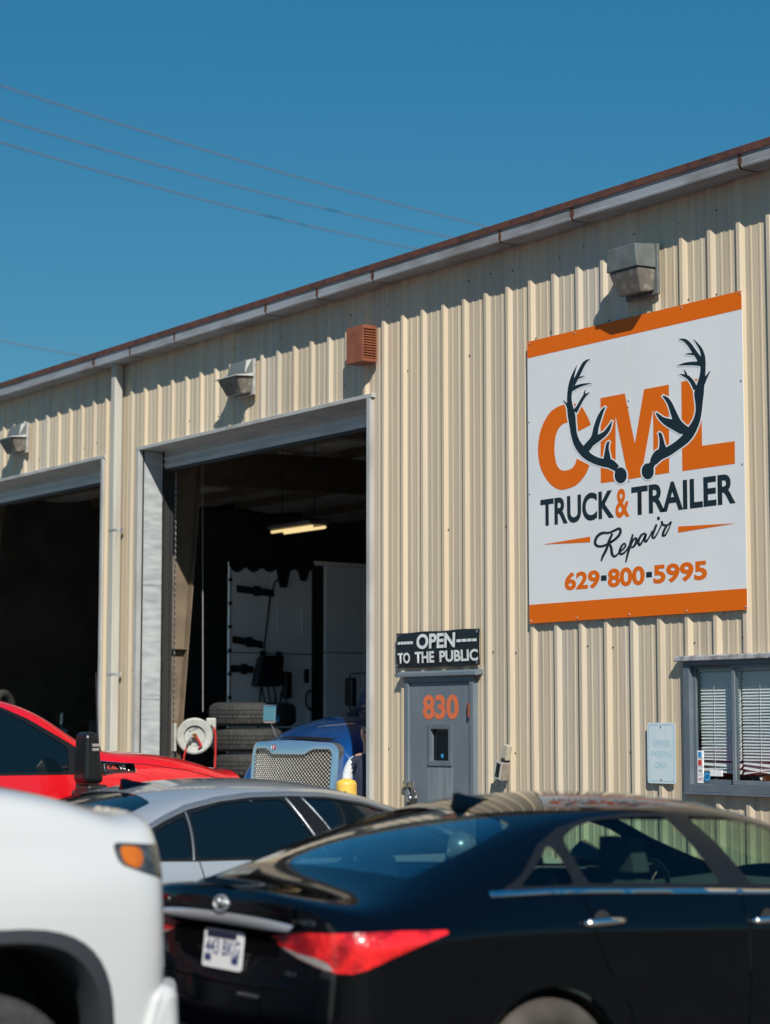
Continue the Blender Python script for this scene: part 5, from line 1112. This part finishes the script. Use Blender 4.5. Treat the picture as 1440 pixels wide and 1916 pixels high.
box('edge_strip', (1.2505, .0, .95), (1.256, .016, H), M_ALLOY, WT)
for y0, z0, y1, z1 in ((.10, 3.51, .65, 3.47), (.04, 2.86, .49, 2.80), (.02, 2.49, .35, 2.48)):
    st = mk('strap_latch', MB().hexa([(1.252, y0, z0-.045), (1.275, y0, z0-.045), (1.275, y1, z1-.045), (1.252, y1, z1-.045), (1.252, y0, z0+.045), (1.275, y0, z0+.045), (1.275, y1, z1+.045), (1.252, y1, z1+.045)]), M_BLACKP, WT)
    mk('buckle', MB().box((1.276, (y0+y1)/2-.03, (z0+z1)/2-.065), (1.295, (y0+y1)/2+.06, (z0+z1)/2+.065)), M_BLACKP, st)
for y0, y1, zb in ((.70, .90, 3.55), (1.02, 1.20, 3.65)): mk('hanging_bracket', MB().hexa([(1.252, y0+.05, zb), (1.28, y0+.05, zb), (1.28, y1-.05, zb), (1.252, y1-.05, zb), (1.252, y0-.02, H), (1.28, y0-.02, H), (1.28, y1+.02, H), (1.252, y1+.02, H)]), M_BLACKP, WT)
mb = MB(); vs = [(1.262, t*1.3/30-.02, H+.05) for t in range(31)]+[(1.262, t*1.3/30-.02, H-.06-.09*abs(math.sin(t*.55))*(1-t/40)) for t in range(31)]
mb.add(vs, [(i, i+1, 31+i+1, 31+i) for i in range(30)]); mk('torn_seal', mb, M_BLACKP, WT)
mk('recess', MB().tube([(1.25, .72, 2.95), (1.25, .72, 3.3), (1.25, 1.1, 3.3), (1.25, 1.1, 2.95), (1.25, .72, 2.95)], .008, 5), P_WSEMI, WT); mk('recess', MB().tube([(1.25, .88, 1.5), (1.25, .88, 2.5), (1.25, 1.2, 2.5), (1.25, 1.2, 1.5)], .01, 5), P_WSEMI, WT)
mk('grab_handle', MB().box((1.252, 1.13, 2.32), (1.285, 1.19, 2.50)), M_BLACKP, WT)
for i in range(3):
    yy = .45+.09*i; mk('loose_wire', MB().tube([(1.30, yy, 2.30), (1.31, yy+.05, 2.05), (1.30, yy+.14, 1.92), (1.29, yy+.2, 2.0), (1.29, yy+.22, 2.2)], .010, 6), M_BLACKP, WT)
mk('air_hose', MB().tube([(1.27+0.0, 1.22+.07*math.cos(a), 2.1+.12*math.sin(a)) for a in [R(t) for t in range(60, 320, 20)]], .014, 6), M_BLACKP, WT)
bg_ = thing('tool_bag', 'black bag hanging on the side of the white cab', 'bag', (-22.59, 3.03, 2.26))
mk('pouch', MB().hexa([(.01, .0, 0), (.14, .02, 0), (.14, .42, .02), (.01, .44, 0), (.01, .10, .40), (.10, .12, .40), (.10, .48, .42), (.01, .50, .42)]), M_BLACKP, bg_, 0.04); mk('side_pouch', MB().box((.01, .48, -.14), (.10, .60, .20)), M_BLACKP, bg_, 0.03)
for y in (.16, .40): box('loop', (.01, y, .38), (.03, y+.08, .46), M_BLACKP, bg_)
box('front_block', (-1.0, -.85, .45), (1.0, 0.0, 1.85), M_DARK, WT, 0.06)
for y in (.75, 3.4):
    for sg in (-1, 1):
        t_ = mk('wheel', MB().lathe([(.29, -.11), (.50, -.13), (.52, -.09), (.52, .09), (.50, .13), (.29, .11)], (1.05*sg, y, .52), 'x', 32, True), M_RUBBER, WT); mk('rim', MB().lathe([(.29, -.1), (.28, 0), (.1, .05), (.0001, .05)], (1.05*sg, y, .52), 'x', 24), M_ALLOY, t_)

# ------------------------------------------------------------------ tyre stack
def truck_tyre(label, loc, group, seed):
    rnd = random.Random(seed); r_, w_ = .505, .272
    me = None
    T = thing('truck_tyre', label, 'tyre', loc, rnd.uniform(0, 6), group)
    prof = [(.30, .03), (.31, .012), (.40, .0), (.455, .012), (.488, .03), (.50, .045), (.505, .07), (.505, .202), (.50, .227), (.488, .242), (.455, .26), (.40, .272), (.31, .26), (.30, .242)]
    mk('carcass', MB().lathe([(a-.012 if a > .48 else a, b) for a, b in prof], n=56, closed=True), M_RUBBER, T, smooth=True)
    mb = MB(); N = 60
    for band, (za, zb) in enumerate(((.035, .085), (.093, .130), (.138, .178), (.186, .236))):
        for i in range(N):
            a0 = 2*math.pi*(i+.5*(band % 2))/N; a1 = a0+2*math.pi/N*.86; sk = .022*(1 if band % 2 else -1)
            rr = .505; r0 = .488
            def P(a, z, q): return (q*math.cos(a), q*math.sin(a), z)
            ed = .012 if band in (0, 3) else 0
            q0 = rr-(ed if band == 0 else 0); q1 = rr-(ed if band == 3 else 0)
            mb.add([P(a0, za, r0), P(a1, za, r0), P(a1+sk, zb, r0), P(a0+sk, zb, r0), P(a0, za, q0), P(a1, za, q0), P(a1+sk, zb, q1), P(a0+sk, zb, q1)], [(4, 5, 6, 7), (0, 1, 5, 4), (1, 2, 6, 5), (2, 3, 7, 6), (3, 0, 4, 7)])
    mk('tread', mb, M_RUBBER, T, kind='stuff'); return T
names = ['bottom', 'second from the bottom', 'third from the bottom', 'fourth from the bottom', 'fifth from the bottom', 'second from the top', 'topmost']
TX, TY = -20.42, 1.80
first = truck_tyre('worn black truck tyre lying at the bottom of the tall stack', (TX, TY, .012), 'stacked truck tyres', 1)
for i in range(1, 7):
    c = first.copy(); COL.objects.link(c); c.location = (TX+random.uniform(-.035, .035), TY+random.uniform(-.035, .035), .012+i*.291); c.rotation_euler = (0, 0, random.uniform(0, 6)); c['label'] = 'worn black truck tyre, %s in the tall stack' % names[i]
    for ch in first.children: d = ch.copy(); COL.objects.link(d); d.parent = c

# ------------------------------------------------------------------ hose reel on the column
rp = on_x(364, 1377, -20.10)
hr = thing('hose_reel', 'round grey air hose reel with red hose mounted by the bay column', 'hose reel', (rp[0], rp[1], rp[2]), R(-38))
# faces local -y turned to +x: built facing local +x
hr.rotation_euler = (0, 0, R(-28))
def rx(prof, c=(0, 0, 0), n=36): return MB().lathe(prof, c, 'x', n)
mk('drum_face', rx([(.095, -.02), (.115, -.02), (.12, .02), (.185, .03), (.20, .022), (.205, .0), (.20, -.02)]), M_REEL, hr, auto=35)
mk('hub', rx([(.0001, -.012), (.113, -.014)]), M_REEL, hr)
mk('drum_shell', rx([(.17, -.16), (.17, -.021)]), M_HOSE, hr, auto=35); mk('rear_face', rx([(.205, -.18), (.20, -.162), (.09, -.165), (.0001, -.165)]), M_REEL, hr, auto=35)
mk('spindle', rx([(.03, -.01), (.03, .02), (.02, .03), (.02, .06), (.0001, .06)], n=14), M_BRASS, hr)
mk('fitting', MB().tube([(.04, 0, 0), (.05, -.03, -.01), (.05, -.06, -.05), (.04, -.09, -.12)], .012, 8), M_STEEL, hr)
mk('inlet_hose', MB().tube([(.045, .02, -.01), (.05, .05, -.06), (.05, .075, -.11), (.05, .04, -.13)], .013, 8), M_HOSE, hr)
mk('feed_hose', MB().tube([(.04, -.09, -.12), (.04, -.115, -.22), (.03, -.14, -.40), (.02, -.15, -.7), (.02, -.12, -1.2)], .011, 8), M_HOSE, hr)
mk('outlet_hose', MB().tube([(-.05, .215, .10), (-.04, .235, .0), (-.04, .235, -.2), (-.03, .22, -.6), (-.02, .20, -1.3)], .012, 8), M_HOSE, hr)
mk('guide_arm', MB().box((-.09, .13, .12), (-.05, .24, .20)).box((-.09, .20, .06), (-.05, .24, .13)), M_REEL, hr, 0.01)
mk('bracket', MB().box((-.20, -.25, -.17), (-.08, -.20, .14)).box((-.20, -.23, -.12), (-.19, .2, .12)), M_REEL, hr, 0.006)
me = text_mesh('KLUTCH', .02); me.name = 'brand_text'; co = np.array([v.co[:] for v in me.vertices]); mn, mx_ = co.min(0), co.max(0)
for v in me.vertices:
    u = (v.co.x-mn[0])/(mx_[0]-mn[0]); w_ = (v.co.y-mn[1])/(mx_[1]-mn[1]); a, b = -.065+.10*u, .025*w_+.04+.035*u
    v.co = (-.0105, a, b)
me.materials.append(M_SIGNK); o = bpy.data.objects.new('brand_text', me); COL.objects.link(o); o.parent = hr
cz = on_x(373, 1335, -20.15)
tag(mk('hanging_cord', MB().tube([(-20.12, rp[1]+.115, 1.92), (-20.12, rp[1]+.10, 3.2), (-20.13, rp[1]+.09, 4.4), (-20.13, rp[1]+.09, 5.55)], .006, 6), mat('cord_grey', (.28, .27, .25), .7)), 'thin pale cord hanging straight down above the hose reel', 'cord')

# ------------------------------------------------------------------ bollard
bp = on_wall(648, 1457, -.32)
bo = thing('bollard', 'yellow painted steel bollard by the right jamb of the open bay', 'bollard', (bp[0], -.32, 0))
mk('post', MB().lathe([(.094, 0), (.093, 1.235), (.090, 1.25), (.078, 1.268), (.045, 1.285), (.0001, 1.29)], n=28), M_YEL, bo, auto=50)
mk('chip_mark', MB().add([(.058, -.0745, 1.235-.065), (.078, -.053, 1.25-.065), (.07, -.063, 1.205-.065)], [(0, 1, 2)]), M_RUSTJ, bo)

# ------------------------------------------------------------------ lamps inside
for (x, y, z, lab) in ((-22.95, 4.0, 4.37, 'lit twin tube ceiling fixture above the white cab'),):
    t = thing('ceiling_lamp', lab, 'lamp', (x, y, z))
    mk('housing', MB().box((-.52, -.16, .02), (.52, .16, .07)), mat('fixture_grey', (.16, .16, .15), .5), t, 0.01)
    for q in (-.10, .10): mk('tube_light', MB().tube([(-.50, q, -.01), (.50, q, -.01)], .019, 8), M_LIT, t)
    for q in (-.4, .4): mk('hanger', MB().tube([(q, 0, .09), (q, 0, 5.75-z+.1)], .006, 5), M_BLACKP, t)

# ------------------------------------------------------------------ cabinet with a small wheel on it, behind the red pickup
cp = on_wall(-4, 1309, .55)
cb = thing('tool_cabinet', 'dark steel tool cabinet standing inside the left bay', 'cabinet', (cp[0]-.3, .75, .012))
mk('carcass', MB().box((-.5, -.28, 0), (.62, .28, cp[2]-.415)), M_BLKTRIM, cb, 0.01)
for i in range(5): box('drawer', (-.47, -.295, .12+.3*i), (.59, -.2805, .40+.3*i), M_BLACKP, cb, 0.006)
sw = thing('spare_wheel', 'small black tyre with white rim standing on the tool cabinet', 'wheel', (cp[0]-.05, .62, cp[2]-.40), R(-55))
mk('tyre', MB().lathe([(.15, -.06), (.24, -.08), (.265, -.05), (.265, .05), (.24, .08), (.15, .06)], (0, 0, .265), 'y', 36, True), M_RUBBER, sw, smooth=True)
mk('rim', MB().lathe([(.15, -.05), (.13, -.03), (.06, -.045), (.0001, -.045)], (0, 0, .265), 'y', 28), M_WHITE, sw, smooth=True)

#==PERSON==
# ------------------------------------------------------------------ mechanic standing by the blue truck, mostly hidden by the jamb
pp = on_wall(694, 1400, .27)
PE = thing('person', 'person in white t-shirt and navy vest standing by the blue truck', 'person', (pp[0], .27, .012), R(38))
J = {'pel': (0, 0, .96, .13), 'wst': (0, 0, 1.08, .135), 'chs': (0, -.01, 1.27, .155), 'shc': (0, .005, 1.42, .10), 'nck': (0, .0, 1.52, .058), 'jaw': (0, -.015, 1.60, .068), 'hd1': (0, -.005, 1.68, .092), 'hd2': (0, .005, 1.76, .082), 'hd3': (0, .005, 1.80, .04)}
E_ = [('pel', 'wst'), ('wst', 'chs'), ('chs', 'shc'), ('shc', 'nck'), ('nck', 'jaw'), ('jaw', 'hd1'), ('hd1', 'hd2'), ('hd2', 'hd3')]
J['nose'] = (0, -.115, 1.665, .014); E_.append(('hd1', 'nose'))
for sg, n in ((-1, 'r'), (1, 'l')):
    J.update({n+'sh': (.175*sg, 0, 1.425, .068), n+'ua': (.225*sg, -.005, 1.31, .060), n+'el': (.235*sg, -.02, 1.165, .043), n+'fa': (.20*sg, -.13, 1.10, .040), n+'wr': (.13*sg, -.235, 1.055, .028), n+'pm': (.085*sg, -.29, 1.04, .036),
              n+'hp': (.095*sg, 0, .90, .105), n+'th': (.105*sg, -.01, .70, .088), n+'kn': (.11*sg, -.02, .50, .060), n+'cf': (.115*sg, .015, .34, .058), n+'an': (.115*sg, .02, .10, .042), n+'ft': (.125*sg, -.06, .045, .045), n+'to': (.13*sg, -.17, .04, .038), n+'er': (.10*sg, .01, 1.67, .018)})
    E_ += [('shc', n+'sh'), (n+'sh', n+'ua'), (n+'ua', n+'el'), (n+'el', n+'fa'), (n+'fa', n+'wr'), (n+'wr', n+'pm'), ('pel', n+'hp'), (n+'hp', n+'th'), (n+'th', n+'kn'), (n+'kn', n+'cf'), (n+'cf', n+'an'), (n+'an', n+'ft'), (n+'ft', n+'to'), ('hd1', n+'er')]
    for f in range(4):
        y0 = -.315-.003*f; L = (.070, .078, .074, .058)[f]
        a, b, c = n+'f%da' % f, n+'f%db' % f, n+'f%dc' % f; zf = 1.062-.019*f
        J[a] = (.062*sg, y0-.008, zf, .0095); J[b] = (.025*sg, y0-.012, zf-.004, .0085); J[c] = ((.025-L*.45)*sg, y0+.018, zf-.006, .0075); E_ += [(n+'pm', a), (a, b), (b, c)]
    J[n+'t0'] = (.082*sg, -.27, 1.078, .011); J[n+'t1'] = (.05*sg, -.285, 1.098, .0095); J[n+'t2'] = (.022*sg, -.30, 1.092, .0085); E_ += [(n+'pm', n+'t0'), (n+'t0', n+'t1'), (n+'t1', n+'t2')]
keys = list(J); me = bpy.data.meshes.new('body'); me.from_pydata([J[k][:3] for k in keys], [(keys.index(a), keys.index(b)) for a, b in E_], [])
ob = bpy.data.objects.new('body', me); COL.objects.link(ob)
ob.modifiers.new('s', 'SKIN'); sv = me.skin_vertices[0].data
for i, k_ in enumerate(keys): sv[i].radius = (J[k_][3], J[k_][3]*(.78 if k_ in ('pel', 'wst', 'chs', 'shc') else 1)); sv[i].use_root = (k_ == 'pel')
for i, k_ in enumerate(keys):
    if k_ in ('chs', 'wst', 'pel'): sv[i].radius = (J[k_][3]*1.18, J[k_][3]*.80)
sm_ = ob.modifiers.new('u', 'SUBSURF'); sm_.levels = 2; sm_.render_levels = 2
dg = bpy.context.evaluated_depsgraph_get(); m2 = bpy.data.meshes.new_from_object(ob.evaluated_get(dg)); bpy.data.objects.remove(ob); m2.name = 'body'
m2.materials.clear()
for mm in (M_SKIN, M_SHIRT, M_NAVY, mat('work_trousers', (.03, .035, .05), .85), M_BOOT): m2.materials.append(mm)
for p in m2.polygons:
    c = p.center; p.use_smooth = True; ax_ = abs(c.x)
    if c.z < .14: i = 4
    elif c.z < .99 and c.y > -.18: i = 3
    elif c.z > 1.475: i = 0
    elif ax_ > .175 and c.z > 1.215 and c.y > -.12: i = 1
    elif ax_ > .19 or c.y < -.165: i = 0
    else: i = 2
    p.material_index = i
body = bpy.data.objects.new('body', m2); COL.objects.link(body); body.parent = PE
mk('hair', MB().lathe([(.0001, .115), (.05, .105), (.088, .065), (.101, .01), (.100, -.03), (.092, -.06)], (0, .018, 1.715), 'z', 24), M_HAIR, PE, smooth=True)
for sg in (-1, 1): mk('eye', MB().lathe([(.0001, -.004), (.009, -.002), (.011, .002)], (.034*sg, -.088, 1.69), 'y', 10), M_BLACKP, PE)
